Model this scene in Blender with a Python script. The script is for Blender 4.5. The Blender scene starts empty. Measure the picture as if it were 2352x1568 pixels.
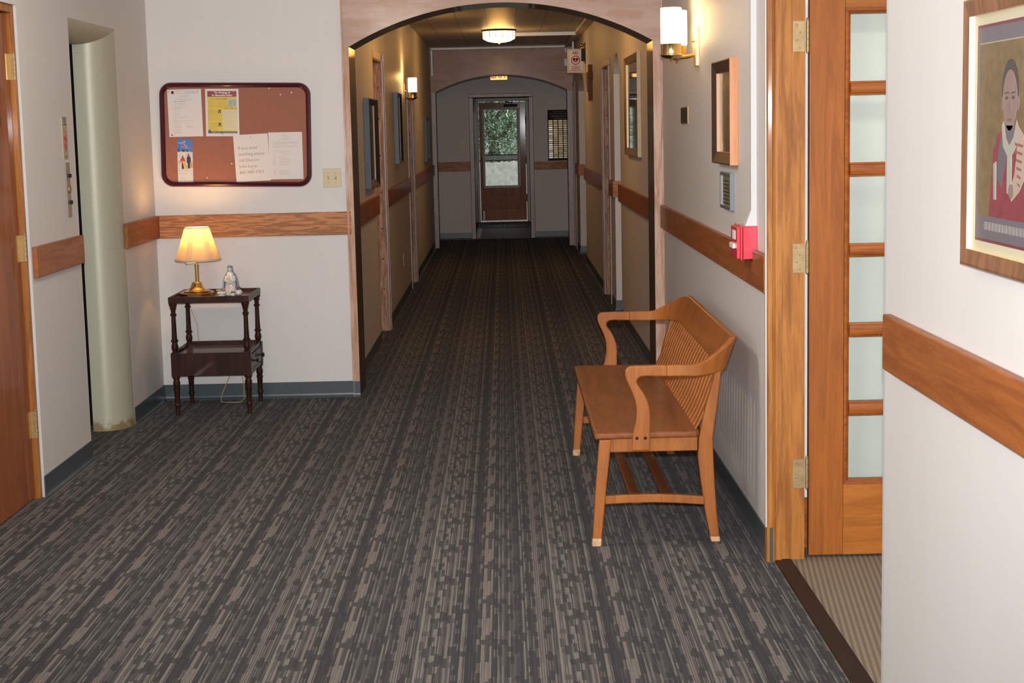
import bpy, bmesh, math, random
from mathutils import Vector, Matrix
random.seed(7)
PI = math.pi
S = bpy.context.scene
C = S.collection

# ------------------------------------------------------------------ camera
cam_d = bpy.data.cameras.new('camera'); cam = bpy.data.objects.new('camera', cam_d); C.objects.link(cam)
cam_d.sensor_width = 36.0; cam_d.lens = 3720.0 * 36.0 / 2352.0; cam_d.clip_start = 0.05; cam_d.clip_end = 300
R0 = (0.99974765, -0.00559653, -0.02175559)
R1 = (-0.02230102, -0.1308523, -0.99115102)
R2 = (0.00270024, 0.99138608, -0.13094409)
cam.matrix_world = Matrix(((R0[0], -R1[0], -R2[0], 0), (R0[1], -R1[1], -R2[1], 0), (R0[2], -R1[2], -R2[2], 1.656), (0, 0, 0, 1)))
S.camera = cam
# ------------------------------------------------------------------ world, exposure, large lights
w = bpy.data.worlds.new('world'); S.world = w; w.use_nodes = True
bg = w.node_tree.nodes['Background']; bg.inputs[0].default_value = (0.80, 0.88, 0.95, 1); bg.inputs[1].default_value = 1.0
S.view_settings.view_transform = 'Standard'; S.view_settings.look = 'None'; S.view_settings.exposure = 0.06; S.view_settings.gamma = 1.0
S.view_settings.use_curve_mapping = False

def light(name, kind, loc, energy, color=(1, 1, 1), target=None, **kw):
    d = bpy.data.lights.new(name, kind); d.energy = energy; d.color = color
    for k, v in kw.items(): setattr(d, k, v)
    o = bpy.data.objects.new(name, d); C.objects.link(o); o.location = loc
    if target is not None:
        o.rotation_euler = (Vector(target) - Vector(loc)).to_track_quat('-Z', 'Y').to_euler()
    return o
light('sun', 'SUN', (0, 40, 12), 2.2, (1.0, 0.98, 0.92), (-3, 48, 4), angle=0.2)
# the camera's own flash, just over the lens
light('flash', 'SPOT', (0.0, 0.03, 1.755), 1650, (0.95, 0.975, 1.0), (0.0, 10, 0.95), spot_size=math.radians(62), spot_blend=1.0, shadow_soft_size=0.025)
# added daylight fill at an unseen, made-up window left of the camera
light('added_window_fill', 'AREA', (-2.36, 0.6, 1.5), 85, (1.0, 0.99, 0.97), (0.9, 5.2, 1.2), shape='RECTANGLE', size=2.0, size_y=1.3)
# added unseen lamp to brighten the room behind the glazed door
light('added_side_room_fill', 'AREA', (2.3, 4.6, 2.60), 30, (1.0, 0.985, 0.95), (2.3, 4.6, 0), shape='DISK', size=0.5)

# ------------------------------------------------------------------ mesh builder
class MB:
    def __init__(s): s.v = []; s.f = []; s.m = []
    def add(s, vs, fs, m=0):
        o = len(s.v); s.v += [tuple(p) for p in vs]
        for f in fs: s.f.append([i + o for i in f]); s.m.append(m)
        return s
    def box(s, x0, x1, y0, y1, z0, z1, m=0):
        vs = [(x, y, z) for x in (x0, x1) for y in (y0, y1) for z in (z0, z1)]
        return s.add(vs, [(0, 1, 3, 2), (4, 6, 7, 5), (0, 4, 5, 1), (2, 3, 7, 6), (0, 2, 6, 4), (1, 5, 7, 3)], m)
    def prism(s, poly, axis, a0, a1, m=0):
        # poly in the two other axes, in order (x: y,z  y: x,z  z: x,y)
        def P(a, p):
            return {'x': (a, p[0], p[1]), 'y': (p[0], a, p[1]), 'z': (p[0], p[1], a)}[axis]
        n = len(poly)
        vs = [P(a0, p) for p in poly] + [P(a1, p) for p in poly]
        fs = [list(range(n)), list(range(2 * n - 1, n - 1, -1))] + [(i, i + n, (i + 1) % n + n, (i + 1) % n) for i in range(n)]
        return s.add(vs, fs, m)
    def loft(s, rings, m=0, cap=True, closed=True):
        n = len(rings[0]); vs = [p for r in rings for p in r]; fs = []
        for k in range(len(rings) - 1):
            for i in range(n if closed else n - 1):
                j = (i + 1) % n
                fs.append((k * n + i, k * n + j, (k + 1) * n + j, (k + 1) * n + i))
        if cap: fs.append(list(range(n))[::-1]); fs.append(list(range((len(rings) - 1) * n, len(rings) * n)))
        return s.add(vs, fs, m)
    def lathe(s, c, prof, n=24, sx=1, sy=1, phase=0, m=0, cap=True):
        rings = [[(c[0] + r * sx * math.cos(2 * PI * i / n + phase), c[1] + r * sy * math.sin(2 * PI * i / n + phase), c[2] + z) for i in range(n)] for r, z in prof]
        return s.loft(rings, m, cap)
    def cyl(s, p0, p1, r0, r1=None, n=16, m=0):
        return s.tube([p0, p1], [r0, r0 if r1 is None else r1], n, m)
    def tube(s, pts, r, n=10, m=0):
        pts = [Vector(p) for p in pts]
        if not isinstance(r, (list, tuple)): r = [r] * len(pts)
        rings = []; u = None
        for i, p in enumerate(pts):
            t = (pts[min(i + 1, len(pts) - 1)] - pts[max(i - 1, 0)]).normalized()
            if u is None:
                u = t.orthogonal().normalized()
            else:
                u = (u - t * u.dot(t)).normalized()
            w_ = t.cross(u)
            rings.append([tuple(p + (u * math.cos(2 * PI * k / n) + w_ * math.sin(2 * PI * k / n)) * r[i]) for k in range(n)])
        return s.loft(rings, m)
    def ball(s, c, r, n=12, m=0):
        if not isinstance(r, (list, tuple)): r = (r, r, r)
        rings = []
        for k in range(1, n):
            a = PI * k / n - PI / 2
            rings.append([(c[0] + r[0] * math.cos(a) * math.cos(2 * PI * i / n), c[1] + r[1] * math.cos(a) * math.sin(2 * PI * i / n), c[2] + r[2] * math.sin(a)) for i in range(n)])
        return s.loft(rings, m)
    def build(s, name, mats, parent=None, bevel=0, smooth=False, seg=2, origin=None):
        me = bpy.data.meshes.new(name)
        L = Vector((0, 0, 0))
        if origin is not None: L = Vector(origin)
        base = Vector((0, 0, 0))
        q = parent
        while q is not None: base += q.location; q = q.parent
        if origin is None: L = base
        me.from_pydata([tuple(Vector(p) - L) for p in s.v], [], s.f)
        if not isinstance(mats, (list, tuple)): mats = [mats]
        for mm in mats: me.materials.append(mm)
        for p, k in zip(me.polygons, s.m): p.material_index = k
        bm = bmesh.new(); bm.from_mesh(me); bmesh.ops.recalc_face_normals(bm, faces=bm.faces); bm.to_mesh(me); bm.free()
        if smooth:
            for p in me.polygons: p.use_smooth = True
            me.set_sharp_from_angle(angle=math.radians(38))
        o = bpy.data.objects.new(name, me); C.objects.link(o)
        o.location = L - base if parent is not None else L
        if parent is not None: o.parent = parent
        if bevel:
            b = o.modifiers.new('bevel', 'BEVEL'); b.width = bevel; b.segments = seg; b.limit_method = 'ANGLE'; b.angle_limit = math.radians(40)
            b.harden_normals = False
        return o

def tag(o, label, cat, group=None, kind=None):
    o['label'] = label; o['category'] = cat
    if group: o['group'] = group
    if kind: o['kind'] = kind
    return o
def thing(name, loc, label, cat, group=None):
    o = bpy.data.objects.new(name, None); C.objects.link(o); o.location = loc; o.empty_display_size = 0.1
    return tag(o, label, cat, group)
def struct(mb, name, mats, parent=None, **kw):
    o = mb.build(name, mats, parent, **kw)
    if parent is None: o['kind'] = 'structure'
    return o
def sempty(name, loc):
    o = bpy.data.objects.new(name, None); C.objects.link(o); o.location = loc; o['kind'] = 'structure'; return o

# ------------------------------------------------------------------ materials
def nmat(name):
    m = bpy.data.materials.new(name); m.use_nodes = True
    nt = m.node_tree; b = nt.nodes['Principled BSDF']
    return m, nt, b
def plain(name, col, rough=0.5, metal=0.0, coat=0.0, spec=0.5, var=0.0, vscale=20.0, bump=0.0, coatr=0.1):
    m, nt, b = nmat(name)
    b.inputs['Base Color'].default_value = (*col, 1); b.inputs['Roughness'].default_value = rough; b.inputs['Metallic'].default_value = metal
    b.inputs['Coat Weight'].default_value = coat; b.inputs['Coat Roughness'].default_value = coatr; b.inputs['Specular IOR Level'].default_value = spec
    if var or bump:
        tc = nt.nodes.new('ShaderNodeTexCoord'); n = nt.nodes.new('ShaderNodeTexNoise'); n.inputs['Scale'].default_value = vscale; n.inputs['Detail'].default_value = 4
        nt.links.new(tc.outputs['Object'], n.inputs['Vector'])
        if var:
            r = nt.nodes.new('ShaderNodeValToRGB'); r.color_ramp.elements[0].position = 0.3; r.color_ramp.elements[1].position = 0.7
            r.color_ramp.elements[0].color = (*[c * (1 - var) for c in col], 1); r.color_ramp.elements[1].color = (*[min(1, c * (1 + var)) for c in col], 1)
            nt.links.new(n.outputs['Fac'], r.inputs['Fac']); nt.links.new(r.outputs['Color'], b.inputs['Base Color'])
        if bump:
            bp = nt.nodes.new('ShaderNodeBump'); bp.inputs['Strength'].default_value = bump; bp.inputs['Distance'].default_value = 0.002
            nt.links.new(n.outputs['Fac'], bp.inputs['Height']); nt.links.new(bp.outputs['Normal'], b.inputs['Normal'])
    return m
def emit(name, col, strength, back=None):
    m, nt, b = nmat(name)
    b.inputs['Base Color'].default_value = (*(back or col), 1); b.inputs['Roughness'].default_value = 0.4
    b.inputs['Emission Color'].default_value = (*col, 1); b.inputs['Emission Strength'].default_value = strength
    return m
def wood(name, dark, light_, axis='y', scale=6.0, stretch=14.0, rough=0.35, coat=0.35, contrast=(0.35, 0.65), dist=1.2, coatr=0.18, blotch=None, spec=0.28, floor_rough=0.55):
    m, nt, b = nmat(name); N = nt.nodes.new; K = nt.links.new
    tc = N('ShaderNodeTexCoord'); mp = N('ShaderNodeMapping')
    sc = [stretch, stretch, stretch]; sc['xyz'.index(axis)] = 1.0
    mp.inputs['Scale'].default_value = sc
    K(tc.outputs['Object'], mp.inputs['Vector'])
    n1 = N('ShaderNodeTexNoise'); n1.inputs['Scale'].default_value = scale * 0.35; n1.inputs['Detail'].default_value = 5; n1.inputs['Distortion'].default_value = dist
    n2 = N('ShaderNodeTexNoise'); n2.inputs['Scale'].default_value = scale * 3.0; n2.inputs['Detail'].default_value = 3
    K(mp.outputs[0], n1.inputs['Vector']); K(mp.outputs[0], n2.inputs['Vector'])
    mx = N('ShaderNodeMath'); mx.operation = 'MULTIPLY_ADD'; mx.inputs[1].default_value = 0.35
    sb = N('ShaderNodeMath'); sb.operation = 'SUBTRACT'; sb.inputs[1].default_value = 0.175
    K(n2.outputs['Fac'], mx.inputs[0]); K(n1.outputs['Fac'], mx.inputs[2]); K(mx.outputs[0], sb.inputs[0])
    r = N('ShaderNodeValToRGB'); r.color_ramp.elements[0].position = contrast[0]; r.color_ramp.elements[1].position = contrast[1]
    r.color_ramp.elements[0].color = (*dark, 1); r.color_ramp.elements[1].color = (*light_, 1)
    K(sb.outputs[0], r.inputs['Fac'])
    last = r.outputs['Color']
    if blotch:
        n3 = N('ShaderNodeTexNoise'); n3.inputs['Scale'].default_value = 5.0; n3.inputs['Detail'].default_value = 3
        mp3 = N('ShaderNodeMapping'); mp3.inputs['Scale'].default_value = (0.8, 1, 2.2); K(tc.outputs['Object'], mp3.inputs['Vector']); K(mp3.outputs[0], n3.inputs['Vector'])
        r3 = N('ShaderNodeValToRGB'); r3.color_ramp.elements[0].position = 0.52; r3.color_ramp.elements[1].position = 0.60
        K(n3.outputs['Fac'], r3.inputs['Fac'])
        mm = N('ShaderNodeMixRGB'); mm.inputs[2].default_value = (*blotch, 1)
        ms = N('ShaderNodeMath'); ms.operation = 'MULTIPLY'; ms.inputs[1].default_value = 0.45; K(r3.outputs['Color'], ms.inputs[0]); K(ms.outputs[0], mm.inputs[0])
        K(last, mm.inputs[1]); last = mm.outputs[0]
    K(last, b.inputs['Base Color'])
    b.inputs['Roughness'].default_value = max(rough, floor_rough); b.inputs['Specular IOR Level'].default_value = spec; b.inputs['Coat Weight'].default_value = coat * 0.6; b.inputs['Coat Roughness'].default_value = coatr * 0.5
    bp = N('ShaderNodeBump'); bp.inputs['Strength'].default_value = 0.12; bp.inputs['Distance'].default_value = 0.001
    K(n2.outputs['Fac'], bp.inputs['Height']); K(bp.outputs['Normal'], b.inputs['Normal'])
    return m

def paint(name, col, rough=0.5, streak=0.08):
    m, nt, b = nmat(name); N = nt.nodes.new; K = nt.links.new
    tc = N('ShaderNodeTexCoord'); mp = N('ShaderNodeMapping'); mp.inputs['Scale'].default_value = (9, 9, 0.8)
    K(tc.outputs['Object'], mp.inputs['Vector'])
    n = N('ShaderNodeTexNoise'); n.inputs['Scale'].default_value = 1.6; n.inputs['Detail'].default_value = 5; K(mp.outputs[0], n.inputs['Vector'])
    r = N('ShaderNodeValToRGB'); r.color_ramp.elements[0].position = 0.3; r.color_ramp.elements[1].position = 0.7
    r.color_ramp.elements[0].color = (*[c * 0.985 for c in col], 1); r.color_ramp.elements[1].color = (*[c * 1.01 for c in col], 1)
    K(n.outputs['Fac'], r.inputs['Fac']); K(r.outputs['Color'], b.inputs['Base Color'])
    r2 = N('ShaderNodeMapRange'); r2.inputs[3].default_value = rough - 0.05; r2.inputs[4].default_value = rough + 0.08
    K(n.outputs['Fac'], r2.inputs[0]); K(r2.outputs[0], b.inputs['Roughness'])
    bp = N('ShaderNodeBump'); bp.inputs['Strength'].default_value = streak; bp.inputs['Distance'].default_value = 0.004
    K(n.outputs['Fac'], bp.inputs['Height']); K(bp.outputs['Normal'], b.inputs['Normal'])
    return m

def carpet(name):
    m, nt, b = nmat(name); N = nt.nodes.new; K = nt.links.new
    ge = N('ShaderNodeNewGeometry'); sx = N('ShaderNodeSeparateXYZ'); K(ge.outputs['Position'], sx.inputs[0])
    def M(op, a, b_=None, c=None):
        n = N('ShaderNodeMath'); n.operation = op
        for i, v in enumerate((a, b_, c)):
            if v is None: continue
            if isinstance(v, (int, float)): n.inputs[i].default_value = v
            else: K(v, n.inputs[i])
        return n.outputs[0]
    def WN(x, y=0.0, z=0.0):
        c = N('ShaderNodeCombineXYZ')
        for i, v in enumerate((x, y, z)):
            if isinstance(v, (int, float)): c.inputs[i].default_value = v
            else: K(v, c.inputs[i])
        n = N('ShaderNodeTexWhiteNoise'); n.noise_dimensions = '3D'; K(c.outputs[0], n.inputs['Vector']); return n.outputs['Value']
    T = 0.457
    x = M('ADD', sx.outputs[0], 20.0); y = M('ADD', sx.outputs[1], 20.0)
    px = M('FLOORED_MODULO', x, T); py = M('FLOORED_MODULO', y, T)
    c = M('FLOOR', M('DIVIDE', px, T / 118)); g = M('FLOOR', M('DIVIDE', px, T / 34)); h = M('FLOOR', M('DIVIDE', px, T / 21))
    def band(a, b_): return M('MULTIPLY', M('GREATER_THAN', px, a), M('LESS_THAN', px, b_))
    def rows(n_, key, col, sd): return M('FLOOR', M('DIVIDE', M('FLOORED_MODULO', M('ADD', py, M('MULTIPLY', WN(col, key), T)), T), T / n_))
    line = WN(c, 9.1, 2.2)
    state = WN(g, rows(5, 3.3, g, 0), 5.5)            # blocks about 11 cm long
    st2 = WN(h, rows(9, 7.7, h, 0), 1.5)              # shorter blocks
    seg = WN(c, rows(3, 1.9, c, 0), 6.4)
    r = N('ShaderNodeValToRGB'); cr = r.color_ramp
    for k, (p_, v_) in enumerate(((0.0, 0.12), (0.26, 0.20), (0.44, 0.36), (0.60, 0.55), (0.78, 0.86), (1.0, 1.0))):
        e = cr.elements[k] if k < 2 else cr.elements.new(p_)
        e.position = p_; e.color = (v_, v_, v_, 1)
    K(M('ADD', M('MULTIPLY', line, 0.80), M('MULTIPLY', seg, 0.20)), r.inputs['Fac'])
    v = M('ADD', r.outputs['Color'], 0.0)
    dark = M('MAXIMUM', M('LESS_THAN', state, 0.27), M('LESS_THAN', st2, 0.14))
    lit = M('GREATER_THAN', state, 0.84)
    v = M('MULTIPLY', v, M('SUBTRACT', 1.0, M('MULTIPLY', dark, 0.58)))
    v = M('MAXIMUM', v, M('MULTIPLY', M('MULTIPLY', lit, 0.46), M('ADD', 0.75, M('MULTIPLY', line, 0.5))))
    wide = band(0.4270, 0.4480); wdk = band(0.1920, 0.2160); thin = band(0.0450, 0.0530)
    v = M('MAXIMUM', v, M('MULTIPLY', wide, M('ADD', 0.42, M('MULTIPLY', line, 0.34)))); v = M('MAXIMUM', v, M('MULTIPLY', thin, 0.45))
    v = M('MULTIPLY', v, M('SUBTRACT', 1.0, M('MULTIPLY', wdk, 0.65)))
    # yarn tufts
    mp = N('ShaderNodeMapping'); mp.inputs['Scale'].default_value = (420, 170, 1); K(ge.outputs['Position'], mp.inputs['Vector'])
    no = N('ShaderNodeTexNoise'); no.inputs['Scale'].default_value = 1.0; no.inputs['Detail'].default_value = 2; K(mp.outputs[0], no.inputs['Vector'])
    tuft = M('ADD', 0.45, M('MULTIPLY', no.outputs['Fac'], 1.1))
    v = M('MULTIPLY', v, tuft)
    r1 = N('ShaderNodeValToRGB'); cr = r1.color_ramp
    cr.elements[0].position = 0.0; cr.elements[0].color = (0.013, 0.0115, 0.0115, 1); cr.elements[1].position = 1.0; cr.elements[1].color = (0.172, 0.149, 0.128, 1)
    e = cr.elements.new(0.30); e.color = (0.029, 0.026, 0.026, 1)
    e = cr.elements.new(0.60); e.color = (0.080, 0.070, 0.062, 1)
    K(v, r1.inputs['Fac'])
    r2 = N('ShaderNodeValToRGB'); r2.color_ramp.elements[0].color = (1.09, 0.95, 0.98, 1); r2.color_ramp.elements[1].color = (0.94, 1.01, 1.0, 1)
    K(WN(c, 55.0, 2.0), r2.inputs['Fac'])
    mm = N('ShaderNodeMixRGB'); mm.blend_type = 'MULTIPLY'; mm.inputs[0].default_value = 1; K(r1.outputs['Color'], mm.inputs[1]); K(r2.outputs['Color'], mm.inputs[2])
    K(mm.outputs[0], b.inputs['Base Color']); b.inputs['Roughness'].default_value = 0.95; b.inputs['Specular IOR Level'].default_value = 0.15
    b.inputs['Sheen Weight'].default_value = 0.05
    bp = N('ShaderNodeBump'); bp.inputs['Strength'].default_value = 0.5; bp.inputs['Distance'].default_value = 0.003
    K(no.outputs['Fac'], bp.inputs['Height']); K(bp.outputs['Normal'], b.inputs['Normal'])
    return m

def berber(name):
    m, nt, b = nmat(name); N = nt.nodes.new; K = nt.links.new
    ge = N('ShaderNodeNewGeometry'); mp = N('ShaderNodeMapping'); mp.inputs['Rotation'].default_value = (0, 0, 0.12)
    K(ge.outputs['Position'], mp.inputs['Vector'])
    wv = N('ShaderNodeTexWave'); wv.bands_direction = 'X'; wv.inputs['Scale'].default_value = 16; wv.inputs['Distortion'].default_value = 1.0; wv.inputs['Detail'].default_value = 2; wv.inputs['Detail Scale'].default_value = 20
    K(mp.outputs[0], wv.inputs['Vector'])
    no = N('ShaderNodeTexNoise'); no.inputs['Scale'].default_value = 320; K(ge.outputs['Position'], no.inputs['Vector'])
    r = N('ShaderNodeValToRGB'); r.color_ramp.elements[0].color = (0.10, 0.075, 0.055, 1); r.color_ramp.elements[1].color = (0.27, 0.21, 0.15, 1)
    a = N('ShaderNodeMath'); a.operation = 'MULTIPLY_ADD'; a.inputs[1].default_value = 0.6; K(wv.outputs['Fac'], a.inputs[0])
    a2 = N('ShaderNodeMath'); a2.operation = 'MULTIPLY'; a2.inputs[1].default_value = 0.5; K(no.outputs['Fac'], a2.inputs[0]); K(a2.outputs[0], a.inputs[2])
    K(a.outputs[0], r.inputs['Fac']); K(r.outputs['Color'], b.inputs['Base Color']); b.inputs['Roughness'].default_value = 0.95; b.inputs['Specular IOR Level'].default_value = 0.1
    bp = N('ShaderNodeBump'); bp.inputs['Strength'].default_value = 0.6; bp.inputs['Distance'].default_value = 0.004; K(a.outputs[0], bp.inputs['Height']); K(bp.outputs['Normal'], b.inputs['Normal'])
    return m

def ceiling_tiles(name):
    m, nt, b = nmat(name); N = nt.nodes.new; K = nt.links.new
    ge = N('ShaderNodeNewGeometry'); sx = N('ShaderNodeSeparateXYZ'); K(ge.outputs['Position'], sx.inputs[0])
    def M(op, a, b_=None):
        n = N('ShaderNodeMath'); n.operation = op
        for i, v in enumerate((a, b_)):
            if v is None: continue
            if isinstance(v, (int, float)): n.inputs[i].default_value = v
            else: K(v, n.inputs[i])
        return n.outputs[0]
    T = 0.305
    u = M('FLOORED_MODULO', M('ADD', sx.outputs[0], 20 * T + 0.1525), T); v = M('FLOORED_MODULO', M('ADD', sx.outputs[1], 0.05), T * 2)
    j = M('MAXIMUM', M('LESS_THAN', u, 0.006), M('LESS_THAN', v, 0.006))
    P = T / 16
    du = M('SUBTRACT', M('FLOORED_MODULO', u, P), P / 2); dv = M('SUBTRACT', M('FLOORED_MODULO', v, P), P / 2)
    d = M('SQRT', M('ADD', M('MULTIPLY', du, du), M('MULTIPLY', dv, dv)))
    hole = M('LESS_THAN', d, 0.0042)
    k = M('MAXIMUM', j, M('MULTIPLY', hole, 0.75))
    mx = N('ShaderNodeMixRGB'); mx.inputs[1].default_value = (0.50, 0.47, 0.43, 1); mx.inputs[2].default_value = (0.10, 0.08, 0.07, 1); K(k, mx.inputs[0])
    K(mx.outputs[0], b.inputs['Base Color']); b.inputs['Roughness'].default_value = 0.45
    return m

M_ = {}
M_['wall'] = paint('wall_paint', (0.62, 0.585, 0.56))
M_['wall_white'] = paint('white_wall_paint', (0.66, 0.655, 0.62), 0.7, 0.03)
M_['bead'] = plain('corner_bead_paint', (0.50, 0.50, 0.50), 0.55)
M_['carpet'] = carpet('striped_carpet')
M_['berber'] = berber('berber_carpet')
M_['ceil'] = ceiling_tiles('ceiling_tile')
M_['ceil_plain'] = plain('plaster_ceiling', (0.72, 0.70, 0.66), 0.8)
M_['base'] = plain('rubber_cove_base', (0.052, 0.066, 0.074), 0.33, var=0.12, vscale=6)
M_['rail_y'] = wood('oak_rail_lengthwise', (0.22, 0.060, 0.011), (0.33, 0.100, 0.021), 'y', 7, 14, coatr=0.25)
M_['rail_x'] = wood('oak_rail_crosswise', (0.30, 0.110, 0.036), (0.52, 0.220, 0.085), 'x', 9, 11, dist=2.2, contrast=(0.44, 0.56))
M_['oak_door'] = wood('varnished_oak_door', (0.215, 0.056, 0.004), (0.305, 0.086, 0.008), 'z', 5, 14, coatr=0.12)
M_['oak_jamb'] = wood('varnished_oak_jamb', (0.22, 0.070, 0.009), (0.38, 0.140, 0.024), 'z', 6, 12, coatr=0.12)
M_['oak_mullion'] = wood('varnished_oak_mullion', (0.20, 0.048, 0.005), (0.32, 0.088, 0.012), 'x', 6, 12, coatr=0.12)
M_['left_door'] = wood('reddish_veneer_door', (0.20, 0.058, 0.018), (0.29, 0.090, 0.030), 'z', 3, 10, coat=0.4, coatr=0.2)
M_['arch'] = wood('pale_hazed_veneer', (0.42, 0.27, 0.205), (0.53, 0.37, 0.30), 'x', 2.2, 5, rough=0.5, coat=0.3, coatr=0.3, blotch=(0.40, 0.215, 0.13))  # flash haze is mixed into the pale veneer colour
M_['arch_v'] = wood('pale_hazed_upright', (0.40, 0.20, 0.11), (0.60, 0.40, 0.30), 'z', 6, 10, rough=0.5, coat=0.35, coatr=0.25)  # upright's pale colour includes haze from the flash
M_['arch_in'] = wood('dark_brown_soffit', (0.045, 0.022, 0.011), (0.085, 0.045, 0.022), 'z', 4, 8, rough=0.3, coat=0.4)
M_['trimdark'] = wood('dark_varnished_casing', (0.14, 0.060, 0.030), (0.30, 0.15, 0.085), 'z', 6, 12, rough=0.3, coat=0.6, coatr=0.12)
M_['pale_jamb'] = wood('pale_grained_jamb', (0.26, 0.13, 0.07), (0.46, 0.29, 0.19), 'z', 9, 10, dist=2.0, contrast=(0.42, 0.58))
M_['shine'] = wood('glossy_dark_casing', (0.16, 0.07, 0.045), (0.30, 0.17, 0.12), 'z', 8, 12, rough=0.40, coat=1.0, coatr=0.7, spec=0.6, floor_rough=0.0)
M_['farwood'] = wood('brown_exterior_door', (0.40, 0.155, 0.070), (0.54, 0.225, 0.11), 'z', 5, 10, rough=0.4, coat=0.2)
M_['bench'] = wood('honey_brown_bench', (0.25, 0.072, 0.010), (0.34, 0.108, 0.017), 'z', 6, 9, rough=0.32, coat=0.4, coatr=0.22)
M_['bench_y'] = wood('honey_brown_bench_lengthwise', (0.15, 0.042, 0.009), (0.22, 0.066, 0.015), 'y', 5, 10, rough=0.30, coat=0.3, coatr=0.22)
M_['worn'] = plain('bare_worn_wood', (0.50, 0.30, 0.15), 0.6, var=0.25, vscale=60)
M_['mahog'] = wood('mahogany', (0.020, 0.006, 0.0035), (0.040, 0.012, 0.007), 'z', 6, 8, rough=0.28, coat=0.4, coatr=0.1, spec=0.15)
M_['mahog_top'] = wood('mahogany_top', (0.07, 0.027, 0.015), (0.13, 0.050, 0.028), 'x', 6, 8, rough=0.22, coat=0.6, coatr=0.1)
M_['brass'] = plain('polished_brass', (0.72, 0.50, 0.20), 0.18, 1.0)
M_['brass_old'] = plain('aged_brass', (0.30, 0.20, 0.09), 0.5, 0.45, var=0.15, vscale=40)
M_['black'] = plain('black', (0.012, 0.012, 0.013), 0.55, spec=0.25)
M_['slot'] = plain('dark_slot', (0.02, 0.018, 0.015), 0.8)
M_['elev'] = plain('cream_enamelled_steel', (0.40, 0.385, 0.29), 0.5, 0.0, var=0.03, vscale=3)
M_['white_plastic'] = plain('white_plastic', (0.75, 0.74, 0.72), 0.45)
M_['almond'] = plain('almond_plastic', (0.52, 0.42, 0.24), 0.4)
M_['grey_metal'] = plain('grey_painted_metal', (0.42, 0.42, 0.40), 0.4, 0.3)
M_['red'] = plain('red_enamel', (0.62, 0.035, 0.06), 0.25, coat=0.4)
M_['threshold'] = plain('dark_brown_threshold', (0.020, 0.011, 0.008), 0.55, spec=0.25)
M_['paper'] = plain('white_paper', (0.66, 0.61, 0.59), 0.7)
M_['ink'] = plain('grey_ink', (0.20, 0.16, 0.16), 0.8)
M_['inkf'] = plain('faint_grey_ink', (0.43, 0.38, 0.37), 0.8)

# ------------------------------------------------------------------ dimensions
XL, XC, XR, YB, ZC = -2.165, -0.985, 0.985, 10.07, 2.775

# ================================================================== STRUCTURE
b = MB(); b.box(-4.2, XR + 0.01, -2.6, 24.45, -0.05, 0.0); b.box(XR + 0.01, 2.2, 6.3, 24.45, -0.05, 0)
struct(b, 'floor', M_['carpet'])
struct(MB().box(1.06, 3.6, 3.2, 6.3, -0.05, 0.002), 'floor', M_['berber'])
struct(MB().prism([(0.995, 0.0), (1.0, 0.006), (1.05, 0.008), (1.062, 0.004), (1.062, -0.02), (0.995, -0.02)], 'y', 4.17, 6.0), 'trim_1', M_['threshold'])
# ceilings
struct(MB().box(-4.2, 3.6, -2.6, 10.05, ZC, ZC + 0.1), 'ceiling', M_['ceil_plain'])
struct(MB().box(-1.2, 2.2, 10.05, 24.5, ZC, ZC + 0.1), 'ceiling', M_['ceil'])
# walls: left, with opening for door and lift
o = [(-2.6, 0), (6.45, 0), (6.45, 2.245), (7.385, 2.245), (7.385, 0), (8.25, 0), (8.25, 2.25), (9.24, 2.25), (9.24, 0), (YB + .2, 0), (YB + .2, ZC), (-2.6, ZC)]
o = [(1.8, 0)] + o[1:-1] + [(1.8, ZC)]
b = MB().prism(o, 'x', XL - 0.012, XL); b.box(XL - 0.012, XL, -2.6, -0.6, 0, ZC); b.box(XL - 0.012, XL, -0.6, 1.8, 0, 0.75); b.box(XL - 0.012, XL, -0.6, 1.8, 2.3, ZC)
struct(b, 'wall_left', M_['wall'])
o2 = [(-2.6, 0), (6.44, 0), (6.44, 2.255), (7.40, 2.255), (7.40, 0), (8.24, 0), (8.24, 2.26), (9.25, 2.26), (9.25, 0), (YB + .2, 0), (YB + .2, ZC), (-2.6, ZC)]
o2 = [(1.8, 0)] + o2[1:-1] + [(1.8, ZC)]
b = MB().prism(o2, 'x', XL - 0.16, XL - 0.012); b.box(XL - 0.16, XL - 0.012, -2.6, -0.6, 0, ZC); b.box(XL - 0.16, XL - 0.012, -0.6, 1.8, 0, 0.75); b.box(XL - 0.16, XL - 0.012, -0.6, 1.8, 2.3, ZC)
struct(b, 'wall_left', M_['wall'])
b = MB(); b.box(XL - 0.10, XL - 0.05, -0.6, -0.55, 0.75, 2.3); b.box(XL - 0.10, XL - 0.05, 1.75, 1.8, 0.75, 2.3); b.box(XL - 0.10, XL - 0.05, 0.58, 0.62, 0.75, 2.3); b.box(XL - 0.10, XL - 0.05, -0.6, 1.8, 0.75, 0.80); b.box(XL - 0.10, XL - 0.05, -0.6, 1.8, 2.25, 2.3)
struct(b, 'added_window_1', M_['bead'])  # unseen window, added to go with the fill light
# white corner bead along door and lift reveals
b = MB()
b.box(XL - 0.012, XL + 0.0005, 7.3835, 7.387, 0.0, 2.245); b.box(XL - 0.012, XL + 0.0005, 8.2485, 8.2515, 0.1, 2.25)
struct(b, 'trim_2', M_['bead'])
# back wall left of the arch
struct(MB().box(-4.2, -0.97, YB, YB + 0.13, 0, ZC), 'wall_back', M_['wall'])
struct(MB().box(XL - .16, XR + .12, -2.6, -2.5, 0, ZC), 'wall_rear', M_['wall'])
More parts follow.
